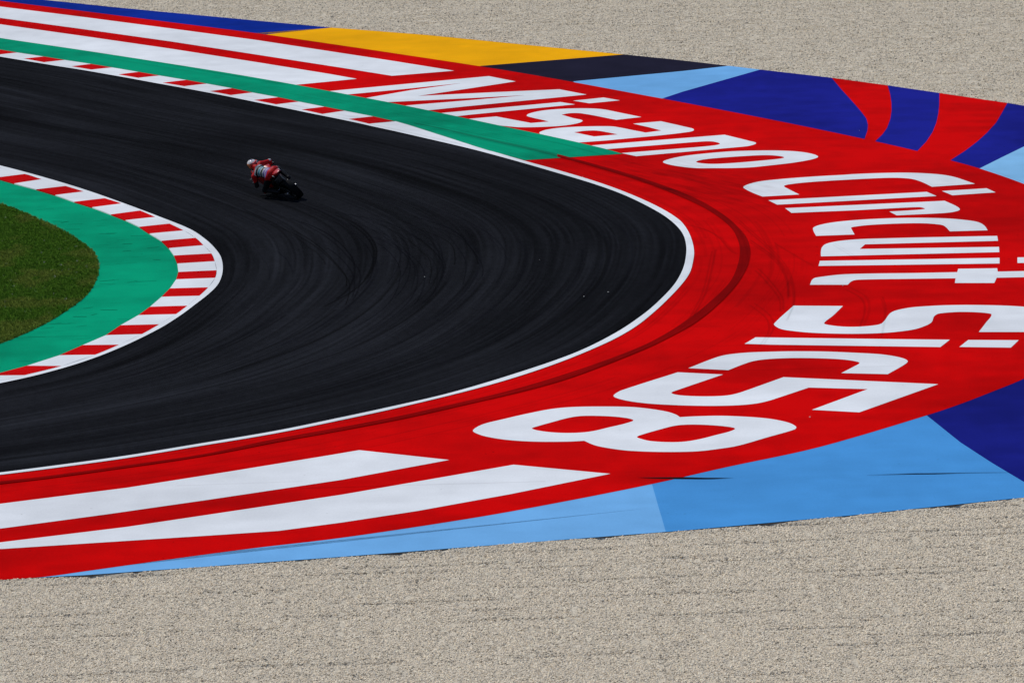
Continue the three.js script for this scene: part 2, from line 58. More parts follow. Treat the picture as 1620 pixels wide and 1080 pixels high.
  letters: [["M",[[[-5.653,-29.831],[-0.502,-33.02],[0.325,-31.327],[-1.146,-29.657],[-2.638,-28.029],[-0.183,-28.534],[1.642,-28.819],[2.447,-27.198],[-1.13,-24.961],[-2.529,-23.999],[-3.205,-25.415],[-2.956,-25.578],[-1.135,-26.49],[0.609,-27.462],[-1.137,-27.053],[-3.507,-26.597],[-3.727,-26.537],[-4.507,-27.477],[-4.197,-27.885],[-2.883,-29.665],[-1.33,-31.252],[-3.144,-29.988],[-4.763,-28.958],[-5.016,-28.789]]],[]],["i",[[[-2.179,-23.214],[1.632,-25.396],[2.061,-24.688],[-1.123,-22.703],[-1.677,-22.24]],[[2.013,-25.669],[2.937,-26.292],[3.407,-25.426],[2.487,-24.865]]],[]],["s",[[[-1.303,-21.597],[-0.288,-22.11],[0.716,-20.243],[1.237,-20.492],[1.027,-21.013,1],[0.756,-21.605,1],[0.606,-22.119,1],[0.734,-22.76,1],[1.173,-23.389,1],[1.828,-23.645,1],[2.449,-23.556,1],[2.847,-23.247,1],[3.264,-22.421],[3.938,-21.011],[3.191,-20.468],[2.212,-22.34,1],[1.905,-22.464,1],[1.624,-22.153],[1.949,-21.2,1],[2.172,-20.726,1],[2.213,-20.401,1],[2.052,-19.862,1],[1.62,-19.387,1],[1.011,-19.214,1],[0.405,-19.273,1],[0.103,-19.522],[-0.2,-19.85]]],[]],["a",[[[0.939,-17.844,1],[1.002,-18.162,1],[1.187,-18.556,1],[1.614,-18.923,1],[2.221,-19.044,1],[2.976,-18.926,1],[3.241,-18.582,1],[3.615,-17.832],[3.959,-17.169],[4.42,-17.575],[4.083,-18.444],[3.654,-19.421],[4.47,-19.836],[5.219,-18.111,1],[5.341,-17.725,1],[5.278,-17.204,1],[4.937,-16.85,1],[4.326,-16.406],[2.819,-15.566],[2.102,-15.278],[1.564,-14.952],[0.992,-17.022]]],[[[1.929,-17.699],[2.235,-17.988,1],[2.536,-17.997,1],[2.8,-17.632,1],[3.16,-16.918],[2.48,-16.565]]]],["n",[[[2.206,-14.419],[2.801,-14.68],[6.166,-16.172],[6.783,-14.615,1],[6.964,-14.034,1],[6.732,-13.426,1],[6.28,-13.136],[3.555,-11.762],[3.167,-12.562],[4.525,-13.132],[5.416,-13.52,1],[5.807,-13.775,1],[5.951,-14.086,1],[5.864,-14.498,1],[5.667,-14.739,1],[5.31,-14.669],[2.778,-13.538],[2.483,-13.409]]],[]],["o",[[[4.252,-10.292,1],[4.367,-10.783,1],[4.823,-11.487,1],[5.507,-11.982,1],[6.246,-12.3,1],[6.974,-12.309,1],[7.463,-12.202,1],[7.999,-11.87,1],[8.346,-11.317,1],[8.503,-10.739,1],[8.451,-10.326,1],[8.182,-9.868,1],[7.727,-9.384,1],[7.136,-8.979,1],[6.551,-8.643,1],[5.981,-8.604,1],[5.698,-8.664,1],[5.105,-8.791,1],[4.692,-9.224,1],[4.393,-9.75,1]]],[[[5.153,-10.169,1],[5.371,-10.637,1],[5.902,-10.947,1],[6.634,-11.19,1],[7.127,-11.226,1],[7.461,-10.964,1],[7.574,-10.609,1],[7.432,-10.358,1],[7.046,-10.113,1],[6.314,-9.757,1],[5.878,-9.618,1],[5.563,-9.616,1],[5.284,-9.815,1]]]],["C",[[[6.199,-4.535,1],[6.338,-5.053,1],[6.699,-5.638,1],[7.276,-6.005,1],[8.134,-6.338,1],[8.987,-6.538,1],[9.217,-6.625,1],[9.925,-6.7,1],[10.624,-6.642,1],[11.166,-6.37,1],[11.558,-5.996,1],[11.827,-5.494,1],[12.046,-4.74],[12.259,-3.95],[11.099,-3.583],[10.901,-4.65,1],[10.696,-5.288,1],[10.409,-5.57,1],[9.996,-5.656,1],[9.15,-5.523,1],[8.074,-5.24,1],[7.442,-4.867,1],[7.273,-4.53,1],[7.353,-3.926,1],[7.581,-2.74],[6.611,-2.513],[6.4,-3.304,1],[6.241,-4.092,1]]],[]],["i",[[[6.726,-1.75],[10.889,-2.593],[11.082,-1.703],[6.913,-0.833]],[[11.292,-2.681],[12.483,-2.993],[12.643,-2.125],[11.495,-1.766]]],[]],["r",[[[7.081,-0.116],[11.212,-0.73],[11.425,0.351,1],[11.47,0.975,1],[11.377,1.303,1],[11.116,1.576,1],[10.573,1.71],[9.806,1.819],[9.671,1.062],[10.365,0.895,1],[10.591,0.737,1],[10.555,0.483,1],[10.457,0.361,1],[9.996,0.411],[8.773,0.657],[7.195,0.829]]],[]],["c",[[[7.579,3.86,1],[7.613,3.631,1],[7.771,3.249,1],[8.166,2.793,1],[8.713,2.503,1],[9.305,2.361,1],[9.864,2.333,1],[10.519,2.443,1],[11.032,2.665,1],[11.404,2.979,1],[11.71,3.436,1],[11.826,4.109,1],[11.84,5.028],[10.902,5.038],[10.847,4.053,1],[10.739,3.737,1],[10.316,3.417,1],[9.661,3.366,1],[8.994,3.491,1],[8.638,3.716,1],[8.538,3.853,1],[8.525,4.28,1],[8.537,5.154],[7.583,5.218],[7.566,4.481,1]]],[]],["u",[[[7.499,8.838],[7.547,7.982,1],[7.624,7.197,1],[7.777,6.626,1],[8.123,6.22,1],[8.653,6,1],[9.172,5.986,1],[10.001,5.976],[11.986,6.076],[11.931,6.958],[8.684,6.952],[8.506,7.74],[11.864,8.013],[11.794,8.924]]],[]],["i",[[[7.431,9.607],[11.716,9.894],[11.634,10.85],[7.351,10.455]],[[12.144,9.903],[13.211,10.015],[13.121,10.952],[12.061,10.841]]],[]],["t",[[[6.981,13.515],[7.136,12.475,1],[7.398,12.211,1],[7.783,11.986,1],[8.282,11.939,1],[9.566,12.055],[10.53,12.095],[10.599,11.544],[11.513,11.627],[11.478,12.184],[12.652,12.228],[12.559,13.222],[11.369,13.174],[11.242,14.009],[10.339,13.843],[10.416,13.083],[9.498,13],[8.148,12.905,1],[7.988,13.1,1],[7.855,13.676]]],[]],["S",[[[6.436,16.724],[7.549,16.973],[7.239,18.399,1],[6.975,19.506,1],[7.088,19.792,1],[7.423,20.084,1],[7.772,20.114,1],[8.16,19.902,1],[8.305,19.489,1],[8.525,18.309,1],[8.671,17.902,1],[8.932,17.578,1],[9.182,17.412,1],[9.789,17.277,1],[10.383,17.319,1],[11.082,17.526,1],[11.582,17.81,1],[11.924,18.226,1],[12.055,18.857,1],[11.999,19.324,1],[11.431,21.556],[10.279,21.355],[10.535,20.086,1],[10.773,18.82,1],[10.637,18.573,1],[10.298,18.385,1],[9.944,18.354,1],[9.572,18.575,1],[9.354,19.768,1],[9.19,20.239,1],[8.898,20.729,1],[8.458,21.037,1],[7.985,21.154,1],[7.522,21.134,1],[7.133,21.036,1],[6.679,20.85,1],[6.342,20.607,1],[6.011,20.225,1],[5.874,19.688,1],[5.873,19.312,1]]],[]],["i",[[[5.087,22.153],[5.369,21.264],[7.526,21.835],[9.565,22.339],[9.283,23.336],[5.653,22.37]],[[9.69,23.391],[9.96,22.437],[11.044,22.655],[10.784,23.668]]],[]],["c",[[[3.749,25.308],[4.348,24.038,1],[4.637,23.619,1],[5.102,23.39,1],[5.606,23.358,1],[6.062,23.377,1],[6.738,23.522,1],[7.404,23.812,1],[7.952,24.125,1],[8.326,24.626,1],[8.448,25.08,1],[8.364,25.54,1],[7.909,26.809],[6.945,26.508],[7.241,25.737,1],[7.413,25.208,1],[7.313,24.932,1],[7.015,24.635,1],[6.463,24.397,1],[5.901,24.302,1],[5.421,24.395,1],[5.163,24.597,1],[4.92,25.003],[4.587,25.718]]],[]],["5",[[[3.507,25.822],[4.453,26.276],[3.445,28.119,1],[3.292,28.461,1],[3.382,28.747,1],[3.659,28.954,1],[4.092,29.065,1],[4.421,29.011,1],[4.626,28.815,1],[4.885,28.382],[5.708,26.835],[8.865,28.285],[7.015,31.545],[6.078,31.082],[7.368,28.68],[6.164,28.278],[5.303,29.757],[5.028,30.084,1],[4.696,30.256,1],[4.262,30.291,1],[3.833,30.222,1],[3.298,30.043,1],[2.764,29.758,1],[2.361,29.36,1],[2.13,28.947,1],[2.081,28.67,1],[2.143,28.341,1],[2.284,27.956,1]]],[]],["8",[[[-0.832,32.577,1],[-0.79,32.229,1],[-0.599,31.724,1],[-0.213,31.219,1],[0.219,30.691,1],[0.763,30.137,1],[1.199,29.956,1],[1.848,29.995,1],[2.429,30.154,1],[2.852,30.499,1],[3.143,30.872,1],[3.303,31.249,1],[3.368,31.557],[3.68,31.504,1],[4.214,31.524,1],[4.74,31.737,1],[5.153,32.022,1],[5.492,32.498,1],[5.637,32.965,1],[5.631,33.305,1],[5.479,33.594,1],[5.052,34.187,1],[4.385,35.127,1],[3.957,35.449,1],[3.537,35.638,1],[2.918,35.603,1],[2.303,35.388,1],[1.956,35.116,1],[1.611,34.673,1],[1.382,34.072],[1.035,34.117,1],[0.408,34.019,1],[-0.115,33.752,1],[-0.535,33.314,1],[-0.746,32.905,1]]],[[[0.357,32.474,1],[0.465,32.211,1],[0.811,31.691,1],[1.072,31.321,1],[1.333,31.103,1],[1.676,31.119,1],[2.143,31.349,1],[2.416,31.753,1],[2.253,32.138,1],[1.904,32.566,1],[1.579,32.956,1],[1.302,33.101,1],[0.944,33.07,1],[0.587,32.838,1]],[[2.442,33.779,1],[2.558,33.511,1],[2.998,32.865,1],[3.262,32.552,1],[3.54,32.481,1],[3.897,32.589,1],[4.269,32.838,1],[4.423,33.089,1],[4.308,33.423,1],[4.02,33.802,1],[3.69,34.222,1],[3.368,34.48,1],[3.055,34.492,1],[2.705,34.315,1],[2.504,34,1]]]]],
  drainIn: [[-2.678,-20.928,1],[-1.838,-19.209,1],[-1.105,-17.573,1],[-0.356,-15.903,1],[0.547,-14.037,1],[1.384,-12.066,1],[2.406,-9.485,1],[3.165,-7.41,1],[3.944,-4.984,1],[4.287,-3.677,1],[4.848,-1.4,1],[5.232,0.658,1],[5.552,3.363,1],[5.627,5.355,1],[5.605,7.389,1],[5.449,9.916,1],[5.18,12.512,1],[4.86,14.37,1],[4.33,16.905,1],[3.779,19.153,1],[3.358,20.615,1],[2.855,22.076,1],[1.892,24.211,1],[0.737,26.367,1],[-0.204,27.854,1],[-1.08,29.009,1],[-2.24,30.424,1],[-3.503,31.719,1],[-4.83,32.964,1],[-6.19,34.49,1],[-8.026,35.793,1],[-9.207,36.567,1],[-9.995,36.973,1],[-12.306,38.344,1],[-14.588,39.481,1]],
  drainOut: [[-2.68,-21.086,1],[-1.841,-19.488,1],[-1.107,-17.954,1],[-0.355,-16.426,1],[0.551,-14.623,1],[1.391,-12.666,1],[2.417,-10.108,1],[3.181,-8.112,1],[3.966,-5.771,1],[4.521,-3.888,1],[5.029,-1.74,1],[5.487,1.014,1],[5.734,3.281,1],[5.864,5.287,1],[5.855,7.381,1],[5.727,9.612,1],[5.434,12.216,1],[5.037,14.705,1],[4.498,17.401,1],[3.981,19.452,1],[3.457,21.046,1],[2.961,22.408,1],[1.88,24.858,1],[1.087,26.468,1],[0.237,27.779,1],[-1.078,29.449,1],[-2.234,30.855,1],[-3.493,32.125,1],[-4.815,33.377,1],[-6.178,34.746,1],[-8.008,36.079,1],[-9.186,36.85,1],[-9.971,37.267,1],[-12.278,38.618,1],[-14.555,39.75,1]],
  greenEnd: [[0.479,-11.512],[3.2,-12.349]],
  skids: [[[2.327,38.397],[2.712,38.489],[3.193,38.562],[3.673,38.675],[4.155,38.692]],[[6.71,38.781],[7.291,38.765],[7.593,38.762],[8.012,38.805],[8.494,38.809],[9.453,38.884]]],
  bike: [[-5.496,-4.742]],
  swirls: [[[-5.272,-0.735],[-4.272,0.316],[-3.417,2.867],[-2.919,6.174],[-2.813,8.946],[-2.942,12.091],[-3.265,14.57],[-3.866,16.911]],[[-4.97,-1.538],[-3.791,0.169],[-2.854,3.328],[-2.259,6.859],[-2.111,9.078],[-2.264,12.73],[-2.728,16.144]],[[-3.953,0.137],[-2.952,2.134],[-2.148,5.759],[-1.934,8.569],[-2.047,12.255],[-2.452,15.212]],[[-3.479,-0.378],[-2.304,3.085],[-1.795,6.947],[-1.67,9.16],[-1.745,12.825]],[[-6.324,-2.809],[-5.436,-0.768],[-4.533,2.65],[-3.797,7.121],[-3.565,9.343],[-3.655,13.495],[-4.168,16.375]],[[-2.981,0.33],[-1.825,3.528],[-1.332,7.035],[-1.166,9.792],[-1.368,13.91]],[[-5.905,-0.25],[-4.842,2.941],[-4.107,7.062],[-3.906,10.345],[-4.025,13.428],[-4.472,15.834]],[[-4.701,-0.621],[-3.439,1.682],[-2.589,5.335],[-2.362,8.489],[-2.494,12.173],[-3.027,15.602],[-3.567,17.444]],[[-2.641,1.6],[-1.658,4.716],[-1.452,7.566],[-1.533,11.31]]],
  redSkids: [[[5.737,2.062],[6.285,7.376],[6.506,10.693],[6.498,13.822],[6.373,16.305],[6.111,18.676]],[[5.901,5.607],[6.359,9.046],[6.473,12.269],[6.365,15.312]],[[6.491,6.29],[7.025,9.39],[7.204,10.289]],[[3.772,1.068],[4.959,3.686],[5.423,7.768]],[[7.947,6.572],[8.229,8.304],[8.388,9.431]],[[5.91,10.581],[6.06,12.193],[6.249,15.291],[6.182,17.248]],[[5.513,16.15],[5.781,18.14],[5.763,20.025],[5.451,22.258]],[[7.807,14.062],[8.076,15.622],[8.025,17.577],[7.766,19.91]],[[8.507,15.7],[8.45,17.653],[8.134,21.361]],[[4.987,7.127],[4.508,13.967],[4.082,17.839]]]
};
// ------------------------------------------------------------------ helpers
let seed = 20260;
const rnd = () => { seed = (seed * 1664525 + 1013904223) >>> 0; return seed / 4294967296; };
const rr = (a, b) => a + (b - a) * rnd();
const lerp = (a, b, t) => a + (b - a) * t, clamp = (v, a, b) => Math.min(b, Math.max(a, v));
const sstep = (a, b, v) => { const t = clamp((v - a) / (b - a), 0, 1); return t * t * (3 - 2 * t); };
const PERM = new Float32Array(65536); for (let i = 0; i < 65536; i++) PERM[i] = rnd();
const hash = (x, y) => PERM[((x * 374761 + y * 668265 + ((x * y) | 0) * 97) ^ (x << 7)) & 65535];
function noise(x, y) {
  const xi = Math.floor(x), yi = Math.floor(y), fx = x - xi, fy = y - yi;
  const u = fx * fx * (3 - 2 * fx), v = fy * fy * (3 - 2 * fy);
  return lerp(lerp(hash(xi, yi), hash(xi + 1, yi), u), lerp(hash(xi, yi + 1), hash(xi + 1, yi + 1), u), v);
}
const fbm = (x, y, n = 3) => { let s = 0, a = 0.5, t = 0; for (let i = 0; i < n; i++) { s += a * noise(x, y); t += a; a *= 0.5; x = x * 2.03 + 17.1; y = y * 2.03 + 5.7; } return s / t; };

function curve(pts, closed = false, per = 6) {          // Catmull-Rom through the points marked smooth, straight elsewhere
  const n = pts.length, out = [], last = closed ? n : n - 1;
  for (let i = 0; i < last; i++) {
    const p1 = pts[i], p2 = pts[(i + 1) % n], s1 = p1[2], s2 = p2[2];
    if (!s1 && !s2) { out.push([p1[0], p1[1]]); continue; }
    const p0 = s1 && (closed || i > 0) ? pts[(i - 1 + n) % n] : p1, p3 = s2 && (closed || i < n - 2) ? pts[(i + 2) % n] : p2;
    const l = Math.hypot(p2[0] - p1[0], p2[1] - p1[1]) || 1;
    const tan = (a, b, own) => { const d = Math.hypot(b[0] - a[0], b[1] - a[1]) || 1; return [(b[0] - a[0]) / d * l, (b[1] - a[1]) / d * l]; };
    const m1 = tan(p0, p2), m2 = tan(p1, p3);
    for (let k = 0; k < per; k++) {
      const t = k / per, t2 = t * t, t3 = t2 * t, a = 2 * t3 - 3 * t2 + 1, b = t3 - 2 * t2 + t, c = -2 * t3 + 3 * t2, e = t3 - t2;
      out.push([a * p1[0] + b * m1[0] + c * p2[0] + e * m2[0], a * p1[1] + b * m1[1] + c * p2[1] + e * m2[1]]);
    }
  }
  if (!closed) out.push([pts[n - 1][0], pts[n - 1][1]]);
  return out;
}
const PX0 = -20, PX1 = 20, PZ0 = -66, PZ1 = 50;         // the area that the paint texture covers
const AX0 = -24, AX1 = 6, AZ0 = -62, AZ1 = 42;          // the area that the asphalt texture covers
function planUV(g, [x0, x1, z0, z1] = [PX0, PX1, PZ0, PZ1]) {
  const p = g.attributes.position, uv = new Float32Array(p.count * 2);
  for (let i = 0; i < p.count; i++) { uv[2 * i] = (p.getX(i) - x0) / (x1 - x0); uv[2 * i + 1] = 1 - (p.getZ(i) - z0) / (z1 - z0); }
  g.setAttribute('uv', new THREE.BufferAttribute(uv, 2));
  return g;
}
function flat(poly, y, holes = []) {
  const sh = new THREE.Shape(poly.map(([x, z]) => new THREE.Vector2(x, -z)));
  for (const h of holes) sh.holes.push(new THREE.Path(h.map(([x, z]) => new THREE.Vector2(x, -z))));
  const g = new THREE.ShapeGeometry(sh); g.rotateX(-Math.PI / 2); g.translate(0, y, 0);
  return planUV(g);
}
function mesh(name, g, m, parent = scene) {
  const o = new THREE.Mesh(g, m); o.name = name; o.castShadow = o.receiveShadow = true; parent.add(o); return o;
}
function structure(name, label) {
  const g = new THREE.Group(); g.name = name; g.userData = { kind: 'structure', label }; scene.add(g); return g;
}
const lin = (r, g, b) => new THREE.Color().setRGB(r, g, b);
const ribbon = (a, b) => a.concat([...b].reverse());

// ------------------------------------------------------------------ curves
const edgeIn = curve(DATA.edgeIn), edgeOut = curve(DATA.edgeOut), innerEdge = curve(DATA.innerEdge), innerLineIn = curve(DATA.innerLineIn);
const gravelUp = curve(DATA.gravelUp), gravelLow = curve(DATA.gravelLow), redOut = curve(DATA.redOut), redIn = curve(DATA.redIn);
const greenInnerOut = curve(DATA.greenInnerOut), grassEdge = curve(DATA.grassEdge), drainIn = curve(DATA.drainIn), drainOut = curve(DATA.drainOut);
const atX = (c) => (x) => { for (let i = 0; i < c.length - 1; i++) { const [a, za] = c[i], [b, zb] = c[i + 1]; if ((x >= a && x <= b) || (i === 0 && x < a) || (i === c.length - 2 && x > b)) return za + (zb - za) * (x - a) / (b - a || 1); } return c[0][1]; };
const upZ = atX(gravelUp), lowZ = atX(gravelLow);
function nearest(c, x, z) {                              // distance to a polyline and the index along it
  let best = 1e9, at = 0;
  for (let i = 0; i < c.length - 1; i++) {
    const [ax, az] = c[i], dx = c[i + 1][0] - ax, dz = c[i + 1][1] - az, t = clamp(((x - ax) * dx + (z - az) * dz) / (dx * dx + dz * dz || 1), 0, 1);
    const d = (ax + dx * t - x) ** 2 + (az + dz * t - z) ** 2;
    if (d < best) { best = d; at = i + t; }
  }
  return [Math.sqrt(best), at];
}

// ------------------------------------------------------------------ textures
function canvasTexture(w, h, paint) {
  const c = document.createElement('canvas'); c.width = w; c.height = h;
  const x = c.getContext('2d'); paint(x, w, h);
  const t = new THREE.CanvasTexture(c); t.colorSpace = THREE.SRGBColorSpace; t.anisotropy = 16; t.magFilter = THREE.LinearFilter; return t;
}
function stroke(x, pts, col, width, sx, sz) {           // pts in canvas pixels already scaled; width in metres
  x.strokeStyle = col; x.lineCap = 'round'; x.lineJoin = 'round';
  x.save(); x.scale(sx, sz); x.lineWidth = width; x.beginPath();
  pts.forEach(([a, b], i) => (i ? x.lineTo(a, b) : x.moveTo(a, b))); x.stroke(); x.restore();
}
// rubbered asphalt: streaks that follow the racing line between the two edges
const asphaltMap = canvasTexture(2048, 2048, (x, w, h) => {
  const gw = 120, gh = 300, fT = new Float32Array(gw * gh), fS = new Float32Array(gw * gh), fD = new Float32Array(gw * gh);
  const co = edgeIn.filter((_, i) => i % 3 === 0), ci = innerEdge.filter((_, i) => i % 2 === 0);
  for (let j = 0; j < gh; j++) for (let i = 0; i < gw; i++) {
    const X = lerp(AX0, AX1, i / (gw - 1)), Z = lerp(AZ0, AZ1, j / (gh - 1));
    const [a, s] = nearest(co, X, Z), [b] = nearest(ci, X, Z);
    fT[j * gw + i] = a / (a + b); fS[j * gw + i] = s; fD[j * gw + i] = Math.min(a, b);
  }
  const img = x.createImageData(w, h), d = img.data;
  for (let j = 0; j < h; j++) for (let i = 0; i < w; i++) {
    const u = i / w * (gw - 1), v = j / h * (gh - 1), i0 = u | 0, j0 = v | 0, a = u - i0, b = v - j0, q = j0 * gw + i0;
    const f = (F) => lerp(lerp(F[q], F[q + 1], a), lerp(F[q + gw], F[q + gw + 1], a), b);
    const T = f(fT), S = f(fS), X = lerp(AX0, AX1, i / w), Z = lerp(AZ0, AZ1, j / h);
    const Tw = T + 0.02 * Math.sin(S * 0.16 + 1) ;
    const streak = (fbm(Tw * 60, S * 0.12, 2) - 0.5) * 5 + (noise(Tw * 190 + 7, S * 0.2) - 0.5) * 6.5 + (fbm(Tw * 7 + 3, S * 0.05, 2) - 0.5) * 13 + (noise(Tw * 24 + 31, S * 0.09) - 0.5) * 5;
    const patch = (fbm(X * 0.22, Z * 0.11 + 9, 3) - 0.5) * 9, grain = (hash(i * 3, j * 5) - 0.5) * 7 + (noise(X * 9, Z * 4) - 0.5) * 4;
    const l = 23.5 + streak * 1.75 + patch * 1.2 + grain;
    const o = (j * w + i) * 4; d[o] = clamp(l * 0.95, 9, 60); d[o + 1] = clamp(l * 0.99, 9, 60); d[o + 2] = clamp(l * 1.09 + 1, 10, 66); d[o + 3] = 255;
  }
  x.putImageData(img, 0, 0);
  const sx = w / (AX1 - AX0), sz = h / (AZ1 - AZ0), to = ([a, b]) => [a - AX0, b - AZ0];
  for (const s of DATA.swirls) for (let k = 0; k < 3; k++) {          // looping tyre marks near the apex
    const ox = rr(-0.7, 0.7), oz = rr(-2.2, 2.2), c = curve(s.map(([a, b]) => [a + ox, b + oz, 1]), false, 8).map(to);
    const n = c.length, i0 = Math.floor(rr(0, n * 0.25)), i1 = n - Math.floor(rr(0, n * 0.3));
    stroke(x, c.slice(i0, i1), `rgba(1,1,2,${rr(0.2, 0.62).toFixed(2)})`, rr(0.02, 0.05), sx, sz);
  }
  for (let k = 0; k < 46; k++) {                                       // long marks along the line
    const t = rr(0.06, 0.9), n = edgeIn.length, i0 = Math.floor(rr(0, n * 0.75)), i1 = Math.min(n - 1, i0 + Math.floor(rr(n * 0.08, n * 0.3)));
    const c = []; for (let i = i0; i < i1; i += 3) { const p = edgeIn[i], q = innerEdge[Math.round(i / (n - 1) * (innerEdge.length - 1))]; c.push(to([lerp(p[0], q[0], t), lerp(p[1], q[1], t)])); }
    if (c.length > 2) stroke(x, curve(c.map(([a, b]) => [a, b, 1]), false, 5), rnd() < 0.8 ? `rgba(2,2,4,${rr(0.12, 0.34).toFixed(2)})` : `rgba(70,72,80,${rr(0.05, 0.12).toFixed(2)})`, rr(0.025, 0.08), sx, sz);
  }
});
// wear of the painted run-off: roller marks, dust, tyre marks; multiplies every paint
const paintWear = (k0) => canvasTexture(2048, 2048, (x, w, h) => {
  seed = 991; const A = (a, b) => (rr(a, b) * k0).toFixed(3);
  const img = x.createImageData(w, h), d = img.data;
  for (let j = 0; j < h; j++) for (let i = 0; i < w; i++) {
    const X = lerp(PX0, PX1, i / w), Z = lerp(PZ0, PZ1, j / h);
    const l = 236 + k0 * ((fbm(X * 0.33 + 40, Z * 0.2, 3) - 0.5) * 62 + (fbm(X * 0.9, Z * 1.4, 3) - 0.5) * 34 + (noise(X * 3.1, Z * 1.3 + 50) - 0.5) * 15 + (hash(i + 11, j * 3) - 0.5) * 12);
    const o = (j * w + i) * 4; d[o] = d[o + 1] = d[o + 2] = clamp(l, 150, 255); d[o + 3] = 255;
  }
  x.putImageData(img, 0, 0);
  const sx = w / (PX1 - PX0), sz = h / (PZ1 - PZ0), to = ([a, b]) => [a - PX0, b - PZ0];
  const off = (c, i, m) => { const a = c[Math.max(0, i - 1)], b = c[Math.min(c.length - 1, i + 1)], l = Math.hypot(b[0] - a[0], b[1] - a[1]) || 1; return [c[i][0] - (b[1] - a[1]) / l * -m, c[i][1] - (b[0] - a[0]) / l * m]; };
  for (let k = 0; k < 150; k++) {                                      // faint streaks round the outside of the corner
    const n = edgeOut.length, i0 = Math.floor(rr(0, n * 0.92)), i1 = Math.min(n - 1, i0 + Math.floor(rr(10, n * 0.16))), m = Math.pow(rnd(), 1.5) * 2.6 + 0.15;
    const c = []; for (let i = i0; i < i1; i += 2) c.push(to(off(edgeOut, i, m + (i - i0) * 0.004)));
    if (c.length > 2) stroke(x, c, `rgba(25,18,16,${A(0.02, 0.085)})`, rr(0.02, 0.10), sx, sz);
  }
  for (const s of DATA.redSkids) for (let k = 0; k < 2; k++) {
    const ox = rr(-0.1, 0.1), c = curve(s.map(([a, b]) => [a + ox, b + k * 0.3, 1]), false, 8).map(to);
    stroke(x, c, `rgba(20,12,12,${A(0.07, 0.16)})`, rr(0.03, 0.06), sx, sz);
  }
  for (let k = 0; k < 260; k++) {                                      // rubber dust smeared where the bikes run wide
    const a = rr(0, 1), cx = lerp(2.5, 6.2, a) + rr(-0.9, 0.9), cz = lerp(-11, -3, a) + rr(-2.6, 2.6), L = rr(0.3, 1.6);
    stroke(x, [to([cx, cz]), to([cx + L * 0.42, cz + L * 0.9])], `rgba(60,30,20,${A(0.02, 0.075)})`, rr(0.05, 0.3), sx, sz);
  }
  for (let k = 0; k < 26; k++) {                                       // pale seams of the painted lanes
    const z = rr(-30, 44), x0 = rr(-14, 12), c = [[x0, z], [x0 + rr(1, 5), z + rr(-0.2, 0.2)]].map(to);
    stroke(x, c, rnd() < 0.5 ? `rgba(255,255,255,${A(0.1, 0.3)})` : `rgba(40,30,30,${A(0.08, 0.2)})`, rr(0.03, 0.07), sx, sz);
  }
  for (let k = 0; k < 50; k++) {                                       // short scrapes and torn turf on the inner verge
    const i = Math.floor(rr(0.15, 0.85) * grassEdge.length), p = grassEdge[i], q = greenInnerOut[Math.round(i / grassEdge.length * (greenInnerOut.length - 1))], t = Math.pow(rnd(), 1.4) * 0.8 + 0.05, c = [lerp(p[0], q[0], t), lerp(p[1], q[1], t)], L = rr(0.08, 0.5);
    stroke(x, [to(c), to([c[0] + L, c[1] - rr(-0.1, 0.25)])], `rgba(15,25,20,${A(0.15, 0.5)})`, rr(0.02, 0.07), sx, sz);
  }
  for (let k = 0; k < 900; k++) { const [a, b] = to([rr(-14, 15), rr(-40, 46)]); x.fillStyle = rnd() < 0.6 ? `rgba(20,15,15,${A(0.1, 0.5)})` : `rgba(255,255,255,${A(0.2, 0.8)})`; x.fillRect(a * sx, b * sz, rr(0.6, 2), 1); }
});
const paintMap = paintWear(1), whiteMap = paintWear(0.45);
const gravelMap = canvasTexture(1024, 1024, (x, w, h) => {
  const img = x.createImageData(w, h), d = img.data;
  for (let j = 0; j < h; j++) for (let i = 0; i < w; i++) {
    const l = 196 + (hash(i >> 1, (j >> 1) + 9) - 0.5) * 44 + (hash(i * 7, j) - 0.5) * 24;
    const o = (j * w + i) * 4; d[o] = l; d[o + 1] = l * 0.945; d[o + 2] = l * 0.84; d[o + 3] = 255;
  }
  x.putImageData(img, 0, 0);
});
gravelMap.wrapS = gravelMap.wrapT = THREE.RepeatWrapping;
const soilMap = canvasTexture(512, 512, (x, w, h) => {
  const img = x.createImageData(w, h), d = img.data;
  for (let j = 0; j < h; j++) for (let i = 0; i < w; i++) {
    const f = fbm(i / 40, j / 40, 4), o = (j * w + i) * 4;
    d[o] = 50 + f * 30; d[o + 1] = 70 + f * 36; d[o + 2] = 22 + f * 14; d[o + 3] = 255;
  }
  x.putImageData(img, 0, 0);
});
soilMap.wrapS = soilMap.wrapT = THREE.RepeatWrapping;

// ------------------------------------------------------------------ materials
const paint = (r, g, b, map = paintMap) => new THREE.MeshPhysicalMaterial({ color: lin(r, g, b), map, roughness: 0.85, specularIntensity: 0.015 });
const M = {
  asphalt: new THREE.MeshPhysicalMaterial({ map: asphaltMap, roughness: 0.95, specularIntensity: 0.02 }),
  slab: new THREE.MeshPhysicalMaterial({ color: lin(0.14, 0.13, 0.12), roughness: 1, specularIntensity: 0.1 }),
  red: paint(0.63, 0.0008, 0.001), white: paint(0.83, 0.855, 0.87, whiteMap), green: paint(0.001, 0.30, 0.155),
  bright_blue: paint(0.004, 0.026, 0.28), blue: paint(0.012, 0.016, 0.25), deep_blue: paint(0.010, 0.014, 0.20), navy: paint(0.016, 0.015, 0.032), yellow: paint(1.0, 0.46, 0.004, whiteMap),
  light_blue: paint(0.185, 0.47, 0.83, whiteMap), mid_blue: paint(0.075, 0.325, 0.71, whiteMap), pale_blue: paint(0.26, 0.56, 0.86, whiteMap),
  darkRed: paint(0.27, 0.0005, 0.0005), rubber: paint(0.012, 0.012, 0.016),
};
M.kerbRed = paint(0.62, 0.0025, 0.0035);

